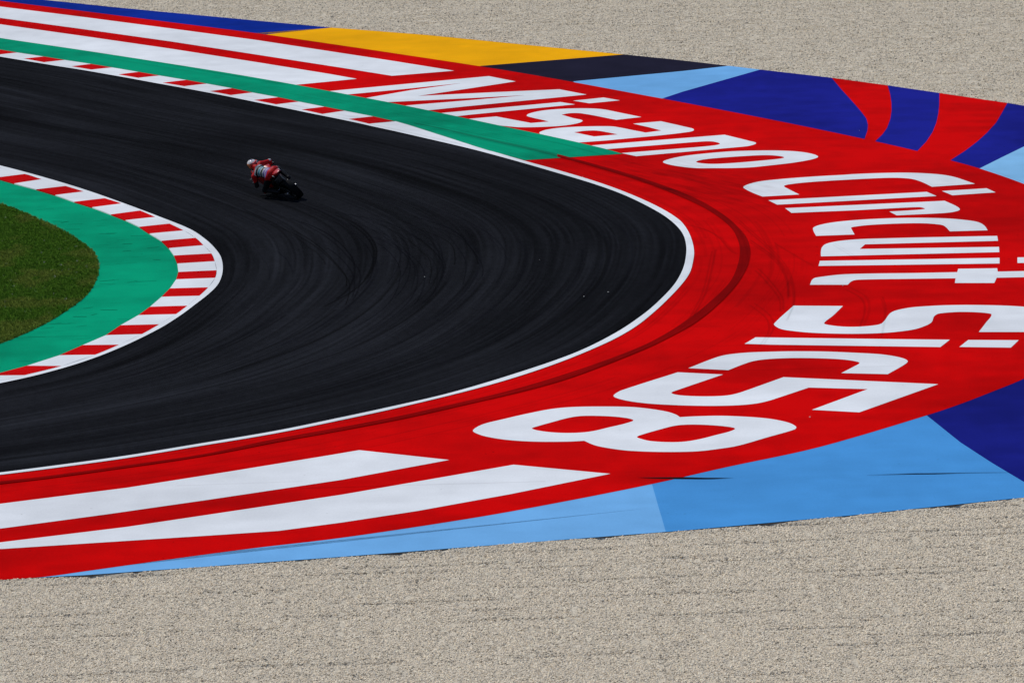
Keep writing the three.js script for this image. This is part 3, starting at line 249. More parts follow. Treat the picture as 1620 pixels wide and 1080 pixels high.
// ------------------------------------------------------------------ ground and gravel bed
const gravelMat = new THREE.MeshPhysicalMaterial({ map: gravelMap, color: lin(1, 1, 1), roughness: 1, specularIntensity: 0.1 });
{
  const g = new THREE.PlaneGeometry(3000, 3000, 1, 1); g.rotateX(-Math.PI / 2); g.translate(0, -0.25, -300);
  const uv = g.attributes.uv; for (let i = 0; i < uv.count; i++) uv.setXY(i, uv.getX(i) * 150, uv.getY(i) * 150);
  mesh('ground', g, gravelMat).userData = { kind: 'structure', label: 'pale gravel ground reaching to the horizon' };
}
const groove = (x, z) => {                              // shallow raked furrows, broken and uneven
  const q = (z + x * 0.05 + 0.25 * noise(x * 0.25, z * 0.2)) / 0.85, k = Math.floor(q), f = q - k - 0.2 - 0.6 * hash(k, 5);
  return sstep(0.42, 0.72, noise(x * 0.7 + k * 9.7, k * 3.3)) * Math.exp(-f * f * 170);
};
const gravelHeight = (x, z) => -0.05 + 0.043 * (1 - sstep(0, 0.35, Math.min(Math.abs(z - lowZ(x)), Math.abs(z - upZ(x)) * 0.6))) + 0.03 * (fbm(x * 0.5, z * 0.4, 2) - 0.5)
  + 0.012 * (noise(x * 3.6 + 8, z * 2.4) - 0.5) - 0.07 * Math.pow(noise(x * 5.3, z * 4.1 + 77), 10) - 0.075 * groove(x, z);
function gravelBed(name, label, x0, x1, z0, z1, stepX, stepZ) {
  const nx = Math.round((x1 - x0) / stepX), nz = Math.round((z1 - z0) / stepZ), g = new THREE.PlaneGeometry(x1 - x0, z1 - z0, nx, nz);
  g.rotateX(-Math.PI / 2); g.translate((x0 + x1) / 2, 0, (z0 + z1) / 2);
  const p = g.attributes.position, uv = g.attributes.uv;
  for (let i = 0; i < p.count; i++) { const x = p.getX(i), z = p.getZ(i); p.setY(i, gravelHeight(x, z)); uv.setXY(i, x / 12, z / 12); }
  g.computeVertexNormals();
  mesh(name, g, gravelMat).userData = { kind: 'structure', label };
}
gravelBed('gravel_trap', 'beige gravel trap in front of the painted run-off', -14, 14, 36, 61, 0.16, 0.045);
gravelBed('gravel_trap_001', 'beige gravel trap beyond the painted run-off', -30, 30, -100, -6, 0.5, 0.2);
const stoneMat = new THREE.MeshPhysicalMaterial({ color: lin(1, 1, 1), roughness: 1, specularIntensity: 0.1 });
function stoneGeometry(k) {
  const g = mergeVertices((() => { const q = new THREE.IcosahedronGeometry(1, 0); q.deleteAttribute('normal'); q.deleteAttribute('uv'); return q; })());
  const p = g.attributes.position;
  for (let i = 0; i < p.count; i++) { const s = 0.72 + 0.5 * hash(i * 5 + k * 31, k * 7 + i); p.setXYZ(i, p.getX(i) * s * 1.15, p.getY(i) * s * 0.75, p.getZ(i) * s); }
  const q = g.toNonIndexed(); q.computeVertexNormals(); return q;
}
function scatterStones(name, label, n, variant, r0, r1, pick) {
  const im = new THREE.InstancedMesh(stoneGeometry(variant), stoneMat, n), m = new THREE.Matrix4(), q = new THREE.Quaternion(), e = new THREE.Euler(), c = new THREE.Color();
  const pos = new THREE.Vector3(), sc = new THREE.Vector3();
  for (let i = 0; i < n; i++) {
    const [x, z] = pick(), s = lerp(r0, r1, Math.pow(rnd(), 2.2));
    e.set(rr(-0.5, 0.5), rnd() * 6.28, rr(-0.5, 0.5)); q.setFromEuler(e);
    im.setMatrixAt(i, m.compose(pos.set(x, gravelHeight(x, z) + s * rr(-0.15, 0.4), z), q, sc.set(s, s, s)));
    const v = rnd(), l = v < 0.13 ? rr(0.2, 0.45) : v > 0.8 ? rr(0.86, 0.94) : rr(0.60, 0.85), w = rr(-0.02, 0.04);
    im.setColorAt(i, c.setRGB(Math.min(0.95, l * (1.06 + w)), l * 0.925, l * (0.715 - w)));
  }
  im.name = name; im.castShadow = im.receiveShadow = true; im.userData = { kind: 'stuff', label }; scene.add(im);
}
const frontPick = () => { for (;;) { const z = rr(38.5, 58.8), hw = 9.6 + (57 - z) * 0.1, x = rr(-hw, hw); if (z > lowZ(x) + 0.03) return [x, z]; } };
const backPick = () => { for (;;) { const z = rr(-66, -18), hw = 19.5, x = rr(-16, hw); if (z < upZ(x) - 0.02 && (x < 0 || x < 17 + (-20 - z) * 0.1)) return [x, z]; } };
scatterStones('gravel', 'loose beige gravel stones in the near trap', 250000, 1, 0.009, 0.022, frontPick);
scatterStones('gravel_001', 'angular pale gravel stones in the near trap', 220000, 2, 0.009, 0.02, frontPick);
scatterStones('gravel_002', 'loose beige gravel stones in the far trap', 170000, 3, 0.013, 0.03, backPick);
scatterStones('gravel_003', 'angular pale gravel stones in the far trap', 150000, 4, 0.013, 0.028, backPick);

// ------------------------------------------------------------------ race track
const track = structure('race_track', 'black rubbered asphalt race track bending through a hairpin');
{
  const far = [[-70, -150], [-70, 90]];
  const poly = gravelUp.concat([[34, 15]], [...gravelLow].reverse(), [[-40, 62], far[1], far[0], [-46, -100]]);
  const sh = new THREE.Shape(poly.map(([x, z]) => new THREE.Vector2(x, -z)));
  const g = new THREE.ExtrudeGeometry(sh, { depth: 0.16, bevelEnabled: false }); g.rotateX(-Math.PI / 2); g.translate(0, -0.164, 0);
  mesh('asphalt_slab', g, M.slab, track);
  const asp = curve(DATA.trackOuter).concat([[-70, 70], [-70, -110]]);
  mesh('asphalt', planUV(flat(asp, 0), [AX0, AX1, AZ0, AZ1]), M.asphalt, track);
  mesh('edge_line', flat(ribbon(edgeIn, edgeOut), 0.020), M.white, track);
  mesh('edge_line', flat(ribbon(innerEdge, innerLineIn), 0.016), M.white, track);
}

// ------------------------------------------------------------------ painted run-off
const runOff = structure('run_off', 'painted asphalt run-off around the outside of the bend, red with white lettering');
const panelNames = { bright_blue: 'bright_blue_panel', blue: 'blue_panel', deep_blue: 'dark_blue_panel', navy: 'navy_panel', yellow: 'yellow_panel', light_blue: 'light_blue_panel', mid_blue: 'sky_blue_panel', pale_blue: 'pale_blue_panel', red: 'red_stripe' };
for (const [colour, poly] of DATA.panels) mesh(panelNames[colour], flat(poly, 0.004), M[colour], runOff);
mesh('red_paint', flat(ribbon(redIn, redOut), 0.008), M.red, runOff);
for (const b of DATA.bands) mesh('white_stripe', flat(curve(b), 0.012), M.white, runOff);
for (const [ch, outlines, holes] of DATA.letters) {
  const hs = holes.map((h) => curve(h, true));
  const g = mergeGeometries(outlines.map((o, i) => flat(curve(o, true), 0.012, i === 0 ? hs : [])));
  mesh(/\d/.test(ch) ? 'painted_numeral' : 'painted_letter', g, M.white, runOff).userData.label = `white painted ${/\d/.test(ch) ? 'numeral' : 'letter'} ${ch}`;
}
mesh('green_strip', flat(curve(DATA.greenOuter, true), 0.016), M.green, runOff);
{
  const g0 = DATA.greenEnd[0], g1 = DATA.greenEnd[1], past = (p) => (g1[0] - g0[0]) * (p[1] - g0[1]) - (g1[1] - g0[1]) * (p[0] - g0[0]) > 0;
  let k = 0; while (k < drainIn.length - 1 && !past(drainIn[k + 1])) k++;              // the channel crosses from the green strip into the red paint
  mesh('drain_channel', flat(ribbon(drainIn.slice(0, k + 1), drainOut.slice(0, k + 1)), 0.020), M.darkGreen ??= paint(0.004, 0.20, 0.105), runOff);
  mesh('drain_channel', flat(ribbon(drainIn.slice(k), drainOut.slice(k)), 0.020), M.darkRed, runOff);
}
for (const s of DATA.skids) {                            // two black skids, tapering at both ends
  const n = s.length, up = [], dn = [];
  s.forEach(([x, z], i) => { const t = i / (n - 1), w = (s.length === 5 ? 0.075 : 0.03) * Math.pow(Math.sin(Math.PI * clamp(t, 0.0, 1)), 1.2) + 0.004; up.push([x, z - w, 1]); dn.push([x, z + w, 1]); });
  mesh('skid_mark', flat(ribbon(curve(up), curve(dn)), 0.016), M.rubber, runOff);
}

// ------------------------------------------------------------------ kerbs: every painted block a piece of its own
function block(name, a, b, c, d, hi, lo, m, parent) {    // a, b: outer top corners; c, d: corners at the track
  const P = [[a, hi], [b, hi], [c, lo], [d, lo]], v = [], n = 5;
  const at = (u, w) => { const l = (i) => P[i][0], X = lerp(lerp(l(0)[0], l(1)[0], u), lerp(l(3)[0], l(2)[0], u), w), Z = lerp(lerp(l(0)[1], l(1)[1], u), lerp(l(3)[1], l(2)[1], u), w); return [X, lerp(hi, lo, Math.pow(w, 1.3)), Z]; };
  const quad = (p, q, r, s) => v.push(...p, ...q, ...r, ...p, ...r, ...s);
  for (let j = 0; j < n; j++) quad(at(0, j / n), at(0, (j + 1) / n), at(1, (j + 1) / n), at(1, j / n));
  const dn = (p) => [p[0], -0.02, p[2]], A = at(0, 0), B = at(1, 0), C = at(1, 1), D = at(0, 1);
  quad(A, B, dn(B), dn(A)); quad(B, C, dn(C), dn(B)); quad(C, D, dn(D), dn(C)); quad(D, A, dn(A), dn(D));
  const g = new THREE.BufferGeometry(); g.setAttribute('position', new THREE.Float32BufferAttribute(v, 3)); g.computeVertexNormals(); planUV(g);
  const o = mesh(name, g, m, parent); m.side = THREE.DoubleSide; return o;
}
function kerb(name, label, quads, hi, lo) {
  const k = structure(name, label);
  const mk = (q, m, nm) => block(nm, q[0], q[1], q[2], q[3], hi, lo, m, k);
  quads.forEach((q, i) => {
    mk(q, M.kerbRed, 'red_kerb_block');
    if (i < quads.length - 1) { const r = quads[i + 1]; mk(name === 'inner_kerb' ? [q[3], r[0], r[1], q[2]] : [q[1], r[0], r[3], q[2]], M.white, 'white_kerb_block'); }
  });
  return k;
}
{
  const q = DATA.innerKerb.map(([ul, ur, lr, ll]) => [ul, ll, lr, ur]);
  const k = structure('inner_kerb', 'red and white kerb round the inside of the bend');
  q.forEach((s, i) => {
    block('red_kerb_block', s[0], s[1], s[2], s[3], 0.030, 0.016, M.kerbRed, k);
    if (i < q.length - 1) { const r = q[i + 1]; block('white_kerb_block', s[1], r[0], r[3], s[2], 0.030, 0.016, M.white, k); }
  });
  const o = structure('outer_kerb', 'red and white kerb along the outside of the bend before the lettering'), w = DATA.outerKerb;
  w.forEach((s, i) => {
    block('red_kerb_block', s[0], s[1], s[2], s[3], 0.030, 0.022, M.kerbRed, o);
    if (i < w.length - 1) { const r = w[i + 1]; block('white_kerb_block', s[1], r[0], r[3], s[2], 0.030, 0.022, M.white, o); }
  });
  mesh('kerb_end', flat(curve(DATA.kerbEnd), 0.024), M.white, o);
}

// ------------------------------------------------------------------ green verge and grass inside the bend
{
  const v = structure('green_verge', 'green painted asphalt verge between the inner kerb and the grass');
  mesh('green_paint', flat(ribbon(greenInnerOut, grassEdge), 0.004), M.green2 ??= paint(0.001, 0.33, 0.165), v);
  const poly = grassEdge.concat([[-60, 60], [-60, -60]]);
  const g = flat(poly, 0.006), p = g.attributes.position, uv = g.attributes.uv;
  for (let i = 0; i < p.count; i++) uv.setXY(i, p.getX(i) / 3, p.getZ(i) / 3);
  mesh('lawn', g, new THREE.MeshPhysicalMaterial({ map: soilMap, roughness: 1, specularIntensity: 0.1 })).userData = { kind: 'structure', label: 'earth under the mown grass inside the bend' };
  const blades = []; for (let k = 0; k < 8; k++) {
    const a = k * 2.4 + rnd(), r = rr(0, 0.022), h = rr(0.03, 0.065), w = rr(0.004, 0.008), bx = Math.cos(a) * r, bz = Math.sin(a) * r, lx = Math.cos(a) * rr(0.008, 0.03), lz = Math.sin(a) * rr(0.008, 0.03), tx = -Math.sin(a) * w, tz = Math.cos(a) * w;
    const A = [bx - tx, 0, bz - tz], B = [bx + tx, 0, bz + tz], C = [bx + lx * 0.4 + tx * 0.7, h * 0.6, bz + lz * 0.4 + tz * 0.7], D = [bx + lx * 0.4 - tx * 0.7, h * 0.6, bz + lz * 0.4 - tz * 0.7], E = [bx + lx, h, bz + lz];
    blades.push(...A, ...B, ...C, ...A, ...C, ...D, ...D, ...C, ...E);
  }
  const bg = new THREE.BufferGeometry(); bg.setAttribute('position', new THREE.Float32BufferAttribute(blades, 3)); bg.computeVertexNormals();
  const n = 90000, im = new THREE.InstancedMesh(bg, new THREE.MeshPhysicalMaterial({ color: lin(1, 1, 1), roughness: 0.9, specularIntensity: 0.15, side: THREE.DoubleSide }), n), m = new THREE.Matrix4(), q = new THREE.Quaternion(), Y = new THREE.Vector3(0, 1, 0), c = new THREE.Color();
  const inside = (x, z) => { let k = false; for (let i = 0, j = poly.length - 1; i < poly.length; j = i++) { const [a, b] = poly[i], [e, f] = poly[j]; if ((b > z) !== (f > z) && x < (e - a) * (z - b) / (f - b) + a) k = !k; } return k; };
  for (let i = 0; i < n;) {
    const x = rr(-16.5, -9.6), z = rr(-14, 26); if (!inside(x + rr(-0.03, 0.02), z)) continue;
    const s = rr(0.6, 1.35), dry = fbm(x * 1.3 + 3, z * 0.6, 3), v = rnd();
    im.setMatrixAt(i, m.compose(new THREE.Vector3(x, 0.006, z), q.setFromAxisAngle(Y, rnd() * 6.28), new THREE.Vector3(s, s * rr(0.7, 1.2), s)));
    const b = rr(0.6, 1.25), t = sstep(0.46, 0.64, dry);
    if (v > 0.9965) c.setRGB(0.42, 0.42, 0.30); else c.setRGB(lerp(0.125, 0.22, t) * b, lerp(0.245, 0.275, t) * b, lerp(0.02, 0.04, t) * b);
    im.setColorAt(i, c); i++;
  }
  im.name = 'grass'; im.castShadow = im.receiveShadow = true; im.userData = { kind: 'stuff', label: 'short mown grass inside the bend with dry patches' }; scene.add(im);
}
{                                                        // pebbles thrown onto the asphalt
  const n = 8, im = new THREE.InstancedMesh(stoneGeometry(6), stoneMat, n), m = new THREE.Matrix4(), c = new THREE.Color();
  for (let i = 0; i < n; i++) { const s = rr(0.008, 0.02), x = rr(-8, 12), z = rr(-22, 40); im.setMatrixAt(i, m.makeScale(s, s, s).setPosition(x, 0.02 + s * 0.5, z)); const l = rr(0.4, 0.7); im.setColorAt(i, c.setRGB(l, l * 0.95, l * 0.85)); }
  im.name = 'loose_pebbles'; im.userData = { kind: 'stuff', label: 'stray gravel pebbles on the track and paint' }; im.castShadow = im.receiveShadow = true; scene.add(im);
}

// ------------------------------------------------------------------ motorcycle and rider, built upright in the bike's own frame (forward is -z), then leaned
const LEAN = 0.755, YAW = 0.44, BX = DATA.bike[0][0], BZ = DATA.bike[0][1];
function seatOn(g) { g.rotation.order = 'YXZ'; g.rotation.set(0, YAW, LEAN); g.position.set(BX, 0.004 + 0.095 * (1 - Math.cos(LEAN)), BZ); }
const B = {
  tyre: new THREE.MeshPhysicalMaterial({ color: lin(0.010, 0.010, 0.011), roughness: 0.8, specularIntensity: 0.1 }),
  rim: new THREE.MeshPhysicalMaterial({ color: lin(0.02, 0.02, 0.022), roughness: 0.35, metalness: 0.6 }),
  red: new THREE.MeshPhysicalMaterial({ color: lin(0.42, 0.004, 0.006), roughness: 0.4, clearcoat: 0.35, clearcoatRoughness: 0.1 }),
  carbon: new THREE.MeshPhysicalMaterial({ color: lin(0.006, 0.006, 0.007), roughness: 0.45, specularIntensity: 0.2 }),
  metal: new THREE.MeshPhysicalMaterial({ color: lin(0.55, 0.55, 0.56), roughness: 0.3, metalness: 1 }),
  steel: new THREE.MeshPhysicalMaterial({ color: lin(0.05, 0.05, 0.05), roughness: 0.4, metalness: 0.9 }),
  gold: new THREE.MeshPhysicalMaterial({ color: lin(0.7, 0.45, 0.12), roughness: 0.3, metalness: 1 }),
  white: new THREE.MeshPhysicalMaterial({ color: lin(0.8, 0.8, 0.8), roughness: 0.4 }),
  glass: new THREE.MeshPhysicalMaterial({ color: lin(0.04, 0.045, 0.05), roughness: 0.1, specularIntensity: 1, clearcoat: 1 }),
};
const V = (x, y, z) => new THREE.Vector3(x, y, z);
const bike = new THREE.Group(); bike.name = 'motorcycle'; seatOn(bike); scene.add(bike);
bike.userData = { label: 'red and black racing motorcycle leaning left on the black track', category: 'motorcycle' };
function tube(pts, r, seg = 16, rad = 8) { return new THREE.TubeGeometry(new THREE.CatmullRomCurve3(pts), seg, r, rad); }
function part(name, gs, m, parent = bike) { return mesh(name, gs.length > 1 ? mergeGeometries(gs.map((g) => { const q = g.index ? g.toNonIndexed() : g; q.deleteAttribute('uv'); return q; })) : gs[0], m, parent); }
// cross-sections [z, cx, cy, halfwidth, halfheight, squareness] joined into a closed skin
function loft(secs, n = 20) {
  const v = [], idx = [];
  secs.forEach(([z, cx, cy, a, b, e = 0.8]) => { for (let i = 0; i < n; i++) { const t = i / n * 2 * Math.PI, c = Math.cos(t), s = Math.sin(t); v.push(cx + a * Math.sign(c) * Math.abs(c) ** e, cy + b * Math.sign(s) * Math.abs(s) ** e, z); } });
  for (let k = 0; k < secs.length - 1; k++) for (let i = 0; i < n; i++) { const a = k * n + i, b = k * n + (i + 1) % n; idx.push(a, b, a + n, b, b + n, a + n); }
  for (const k of [0, secs.length - 1]) { const c = v.length / 3; v.push(secs[k][1], secs[k][2], secs[k][0]); for (let i = 0; i < n; i++) { const a = k * n + i, b = k * n + (i + 1) % n; k ? idx.push(a, b, c) : idx.push(b, a, c); } }
  const g = new THREE.BufferGeometry(); g.setAttribute('position', new THREE.Float32BufferAttribute(v, 3)); g.setIndex(idx); g.computeVertexNormals(); return g;
}
function wheel(z, R, w, label) {
  const g = new THREE.Group(); g.name = 'wheel'; g.position.set(0, R, z); bike.add(g);
  const prof = []; for (let i = 0; i <= 14; i++) { const t = -1 + 2 * i / 14, y = t * w / 2; prof.push(new THREE.Vector2(R - 0.095 * (1 - Math.sqrt(Math.max(0, 1 - t * t * 0.92))) , y)); }
  prof.push(new THREE.Vector2(R - 0.115, w * 0.36), new THREE.Vector2(R - 0.115, -w * 0.36), prof[0].clone());
  const tg = new THREE.LatheGeometry(prof, 48); tg.rotateZ(Math.PI / 2); mesh('tyre', tg, B.tyre, g);
  const rp = [[R - 0.10, -w * 0.38], [R - 0.125, -w * 0.34], [R - 0.14, -w * 0.1], [R - 0.14, w * 0.1], [R - 0.125, w * 0.34], [R - 0.10, w * 0.38], [R - 0.112, w * 0.3], [R - 0.112, -w * 0.3], [R - 0.10, -w * 0.38]].map(([a, b]) => new THREE.Vector2(a, b));
  const rg = new THREE.LatheGeometry(rp, 48); rg.rotateZ(Math.PI / 2);
  const sp = [rg]; const hub = new THREE.CylinderGeometry(0.04, 0.04, w * 0.8, 20); hub.rotateZ(Math.PI / 2); sp.push(hub);
  for (let k = 0; k < 5; k++) { const b = new THREE.BoxGeometry(0.022, R - 0.16, 0.03); b.translate(0, (R - 0.16) / 2 + 0.03, 0); b.rotateX(k * Math.PI * 0.4); sp.push(b); }
  part('rim', sp, B.rim, g);
  return g;
}
const rw = wheel(0, 0.325, 0.19), fw = wheel(-1.42, 0.305, 0.125);
for (const s of [-1, 1]) { const d = new THREE.CylinderGeometry(0.165, 0.165, 0.006, 32); d.rotateZ(Math.PI / 2); d.translate(s * 0.072, 0, 0); mesh('brake_disc', d, B.carbon, fw); }
{ const d = new THREE.CylinderGeometry(0.10, 0.10, 0.006, 28); d.rotateZ(Math.PI / 2); d.translate(0.08, 0, 0); mesh('brake_disc', d, B.steel, rw); const c = new THREE.CylinderGeometry(0.105, 0.105, 0.01, 28); c.rotateZ(Math.PI / 2); c.translate(-0.10, 0, 0); mesh('sprocket', c, B.steel, rw); }
part('swingarm', [-1, 1].flatMap((s) => [loft([[-0.52, s * 0.09, 0.42, 0.03, 0.06], [-0.25, s * 0.125, 0.40, 0.024, 0.055], [0.03, s * 0.125, 0.325, 0.022, 0.04], [0.09, s * 0.125, 0.325, 0.016, 0.025]])]).concat([tube([V(-0.16, 0.325, 0), V(0.16, 0.325, 0)], 0.016, 4)]), B.carbon);
for (const s of [-1, 1]) { const c = new THREE.CylinderGeometry(0.022, 0.022, 0.03, 12); c.rotateZ(Math.PI / 2); c.translate(s * 0.165, 0.325, 0); part('axle_nut', [c], B.metal); }
part('chain', [tube([V(-0.118, 0.225, 0), V(-0.118, 0.325, 0.105), V(-0.118, 0.43, 0), V(-0.118, 0.45, -0.55), V(-0.118, 0.39, -0.62), V(-0.118, 0.33, -0.55), V(-0.118, 0.225, 0)], 0.010, 40, 5)], B.steel);
part('engine', [new RoundedBoxGeometry(0.34, 0.40, 0.55, 3, 0.06).translate(0, 0.46, -0.78), new RoundedBoxGeometry(0.26, 0.22, 0.3, 3, 0.05).translate(0, 0.60, -0.55)], B.steel);
part('belly_pan', [loft([[-1.14, 0, 0.38, 0.10, 0.10], [-1.0, 0, 0.34, 0.19, 0.16, 0.7], [-0.7, 0, 0.32, 0.20, 0.17, 0.7], [-0.45, 0, 0.30, 0.15, 0.12, 0.7], [-0.34, 0, 0.29, 0.09, 0.06]])], B.carbon);
part('fairing', [loft([[-1.62, 0, 0.83, 0.05, 0.05], [-1.55, 0, 0.84, 0.13, 0.11], [-1.40, 0, 0.84, 0.20, 0.19], [-1.20, 0, 0.78, 0.25, 0.27, 0.7], [-0.98, 0, 0.70, 0.26, 0.32, 0.7], [-0.78, 0, 0.66, 0.25, 0.28, 0.7], [-0.62, 0, 0.66, 0.20, 0.20]])], B.red);
for (const s of [-1, 1]) for (const y of [0.86, 0.74]) { const b = new RoundedBoxGeometry(0.15, 0.012, 0.11, 2, 0.005); b.rotateZ(s * 0.12); b.translate(s * 0.29, y, -1.30); part('winglet', [b], B.carbon); }
part('windscreen', [loft([[-1.52, 0, 0.93, 0.08, 0.04], [-1.42, 0, 1.0, 0.13, 0.07], [-1.28, 0, 1.06, 0.155, 0.07], [-1.16, 0, 1.08, 0.15, 0.055]])], B.glass);
part('fuel_tank', [loft([[-1.06, 0, 0.80, 0.10, 0.07], [-0.98, 0, 0.83, 0.16, 0.10], [-0.82, 0, 0.85, 0.17, 0.11], [-0.64, 0, 0.84, 0.15, 0.09], [-0.50, 0, 0.82, 0.10, 0.06]])], B.red);
part('seat', [loft([[-0.56, 0, 0.84, 0.09, 0.035], [-0.44, 0, 0.86, 0.13, 0.045], [-0.24, 0, 0.88, 0.13, 0.045], [-0.14, 0, 0.90, 0.10, 0.04]])], B.carbon);
const tail = part('tail_unit', [loft([[-0.50, 0, 0.78, 0.10, 0.06], [-0.3, 0, 0.83, 0.13, 0.06], [-0.12, 0, 0.91, 0.135, 0.075], [0.05, 0, 0.98, 0.115, 0.065], [0.20, 0, 1.01, 0.075, 0.04], [0.26, 0, 1.02, 0.05, 0.02]])], B.red);
for (const s of [-1, 1]) part('number_plate', [new RoundedBoxGeometry(0.012, 0.05, 0.12, 2, 0.004).translate(s * 0.125, 0.95, -0.02)], B.white, tail);
part('rain_light', [new RoundedBoxGeometry(0.06, 0.022, 0.012, 2, 0.004).translate(0, 1.015, 0.262)], B.carbon, tail);
part('exhaust', [tube([V(0.05, 0.70, -0.6), V(0.07, 0.78, -0.35), V(0.06, 0.87, -0.1), V(0.055, 0.93, 0.16)], 0.034, 20, 12)], B.carbon);
part('exhaust', [tube([V(0.08, 0.26, -1.05), V(0.12, 0.22, -0.7), V(0.15, 0.25, -0.4), V(0.16, 0.31, -0.22)], 0.042, 20, 12)], B.steel);
part('rear_mudguard', [(() => { const g = new THREE.CylinderGeometry(0.345, 0.345, 0.16, 24, 1, true, 0, 1.5); g.rotateZ(Math.PI / 2); g.rotateX(-0.55 + Math.PI / 2); g.translate(0, 0.325, 0); return g; })()], new THREE.MeshPhysicalMaterial({ color: lin(0.004, 0.004, 0.005), roughness: 0.6, specularIntensity: 0.1, side: THREE.DoubleSide }));
for (const s of [-1, 1]) part('fork_leg', [tube([V(s * 0.10, 0.305, -1.42), V(s * 0.10, 0.62, -1.29)], 0.022, 4, 10), tube([V(s * 0.10, 0.60, -1.30), V(s * 0.10, 0.96, -1.15)], 0.028, 4, 10)], B.gold);
part('front_mudguard', [(() => { const g = new THREE.CylinderGeometry(0.32, 0.32, 0.13, 24, 1, true, 0, 1.7); g.rotateZ(Math.PI / 2); g.rotateX(Math.PI / 2 + 0.2); g.translate(0, 0.305, -1.42); return g; })()], new THREE.MeshPhysicalMaterial({ color: lin(0.55, 0.008, 0.010), roughness: 0.35, side: THREE.DoubleSide }));
for (const s of [-1, 1]) {
  const h = part('handlebar', [tube([V(s * 0.10, 0.86, -1.09), V(s * 0.22, 0.84, -1.04), V(s * 0.345, 0.815, -0.97)], 0.012, 8, 8)], B.carbon);
  part('grip', [tube([V(s * 0.23, 0.84, -1.035), V(s * 0.35, 0.815, -0.968)], 0.018, 4, 10)], B.tyre, h);
  part('lever', [tube([V(s * 0.20, 0.845, -1.08), V(s * 0.30, 0.83, -1.06), V(s * 0.37, 0.815, -1.03)], 0.006, 6, 6)], B.metal, h);
  part('foot_peg', [tube([V(s * 0.14, 0.43, -0.40), V(s * 0.29, 0.43, -0.38)], 0.012, 4, 8)], B.metal);
}

// ---- rider
const person = new THREE.Group(); person.name = 'person'; seatOn(person); scene.add(person);
person.userData = { label: 'racer in red leathers and helmet crouched low on the leaning motorcycle', category: 'person' };
function capsule(p, a, b, ra, rb) {
  const bx = b[0] - a[0], by = b[1] - a[1], bz = b[2] - a[2], px = p[0] - a[0], py = p[1] - a[1], pz = p[2] - a[2];
  const t = clamp((px * bx + py * by + pz * bz) / (bx * bx + by * by + bz * bz), 0, 1);
  return Math.hypot(px - bx * t, py - by * t, pz - bz * t) - lerp(ra, rb, t);
}
const smin = (a, b, k) => { const h = Math.max(k - Math.abs(a - b), 0) / k; return Math.min(a, b) - h * h * k * 0.25; };
function skin(field, c, size, res) {
  const mc = new MarchingCubes(res, B.red, false, false, 200000); mc.isolation = 0;
  const half = res / 2;
  for (let k = 0; k < res; k++) for (let j = 0; j < res; j++) for (let i = 0; i < res; i++)
    mc.field[k * res * res + j * res + i] = -field([c[0] + (i - half) / half * size, c[1] + (j - half) / half * size, c[2] + (k - half) / half * size]);
  mc.update();
  const n = mc.count, pos = new Float32Array(n * 3);
  for (let i = 0; i < n; i++) for (let a = 0; a < 3; a++) pos[3 * i + a] = mc.positionArray[3 * i + a] * size + c[a];
  const g0 = new THREE.BufferGeometry(); g0.setAttribute('position', new THREE.BufferAttribute(pos, 3));
  const g = mergeVertices(g0, 1e-4); g.computeVertexNormals();
  return g;
}
const J = {
  pelvis: [-0.11, 0.94, -0.17], spine: [-0.16, 1.00, -0.40], chest: [-0.20, 1.065, -0.64], neck: [-0.19, 1.16, -0.81],
  shR: [-0.03, 1.14, -0.73], elR: [0.21, 1.00, -0.76], wrR: [0.285, 0.86, -0.955],
  shL: [-0.375, 1.05, -0.71], elL: [-0.50, 0.81, -0.76], wrL: [-0.31, 0.85, -0.965],
  hipR: [0.0, 0.95, -0.18], knR: [0.235, 0.79, -0.58], anR: [0.22, 0.50, -0.26], toR: [0.235, 0.42, -0.43],
  hipL: [-0.20, 0.93, -0.20], knL: [-0.41, 0.64, -0.60], anL: [-0.27, 0.47, -0.24], toL: [-0.29, 0.40, -0.41],
};
for (const n of ['pelvis', 'spine', 'chest', 'neck', 'shR', 'shL', 'hipR', 'hipL', 'elR', 'elL']) { J[n][0] += 0.05; J[n][1] += 0.02; }
const BONES = [['pelvis', 'spine', 0.150, 0.135], ['spine', 'chest', 0.138, 0.150], ['chest', 'neck', 0.125, 0.065], ['chest', 'shR', 0.11, 0.085], ['chest', 'shL', 0.11, 0.085],
  ['shR', 'elR', 0.075, 0.055], ['elR', 'wrR', 0.056, 0.038], ['shL', 'elL', 0.075, 0.055], ['elL', 'wrL', 0.056, 0.038],
  ['pelvis', 'hipR', 0.13, 0.115], ['pelvis', 'hipL', 0.13, 0.115], ['hipR', 'knR', 0.105, 0.068], ['knR', 'anR', 0.068, 0.046], ['hipL', 'knL', 0.105, 0.072], ['knL', 'anL', 0.070, 0.046],
  ['anR', 'toR', 0.048, 0.036], ['anL', 'toL', 0.048, 0.036]];
function bodyField(p) {
  let d = 9; for (const [a, b, ra, rb] of BONES) d = smin(d, capsule(p, J[a], J[b], ra, rb), 0.035);
  d = smin(d, capsule(p, [-0.125, 1.235, -0.66], [-0.13, 1.245, -0.76], 0.05, 0.05), 0.06);      // the aero hump of the leathers
  d = Math.min(d, capsule(p, [-0.455, 0.59, -0.58], [-0.445, 0.57, -0.64], 0.030, 0.030));        // knee slider
  return d;
}
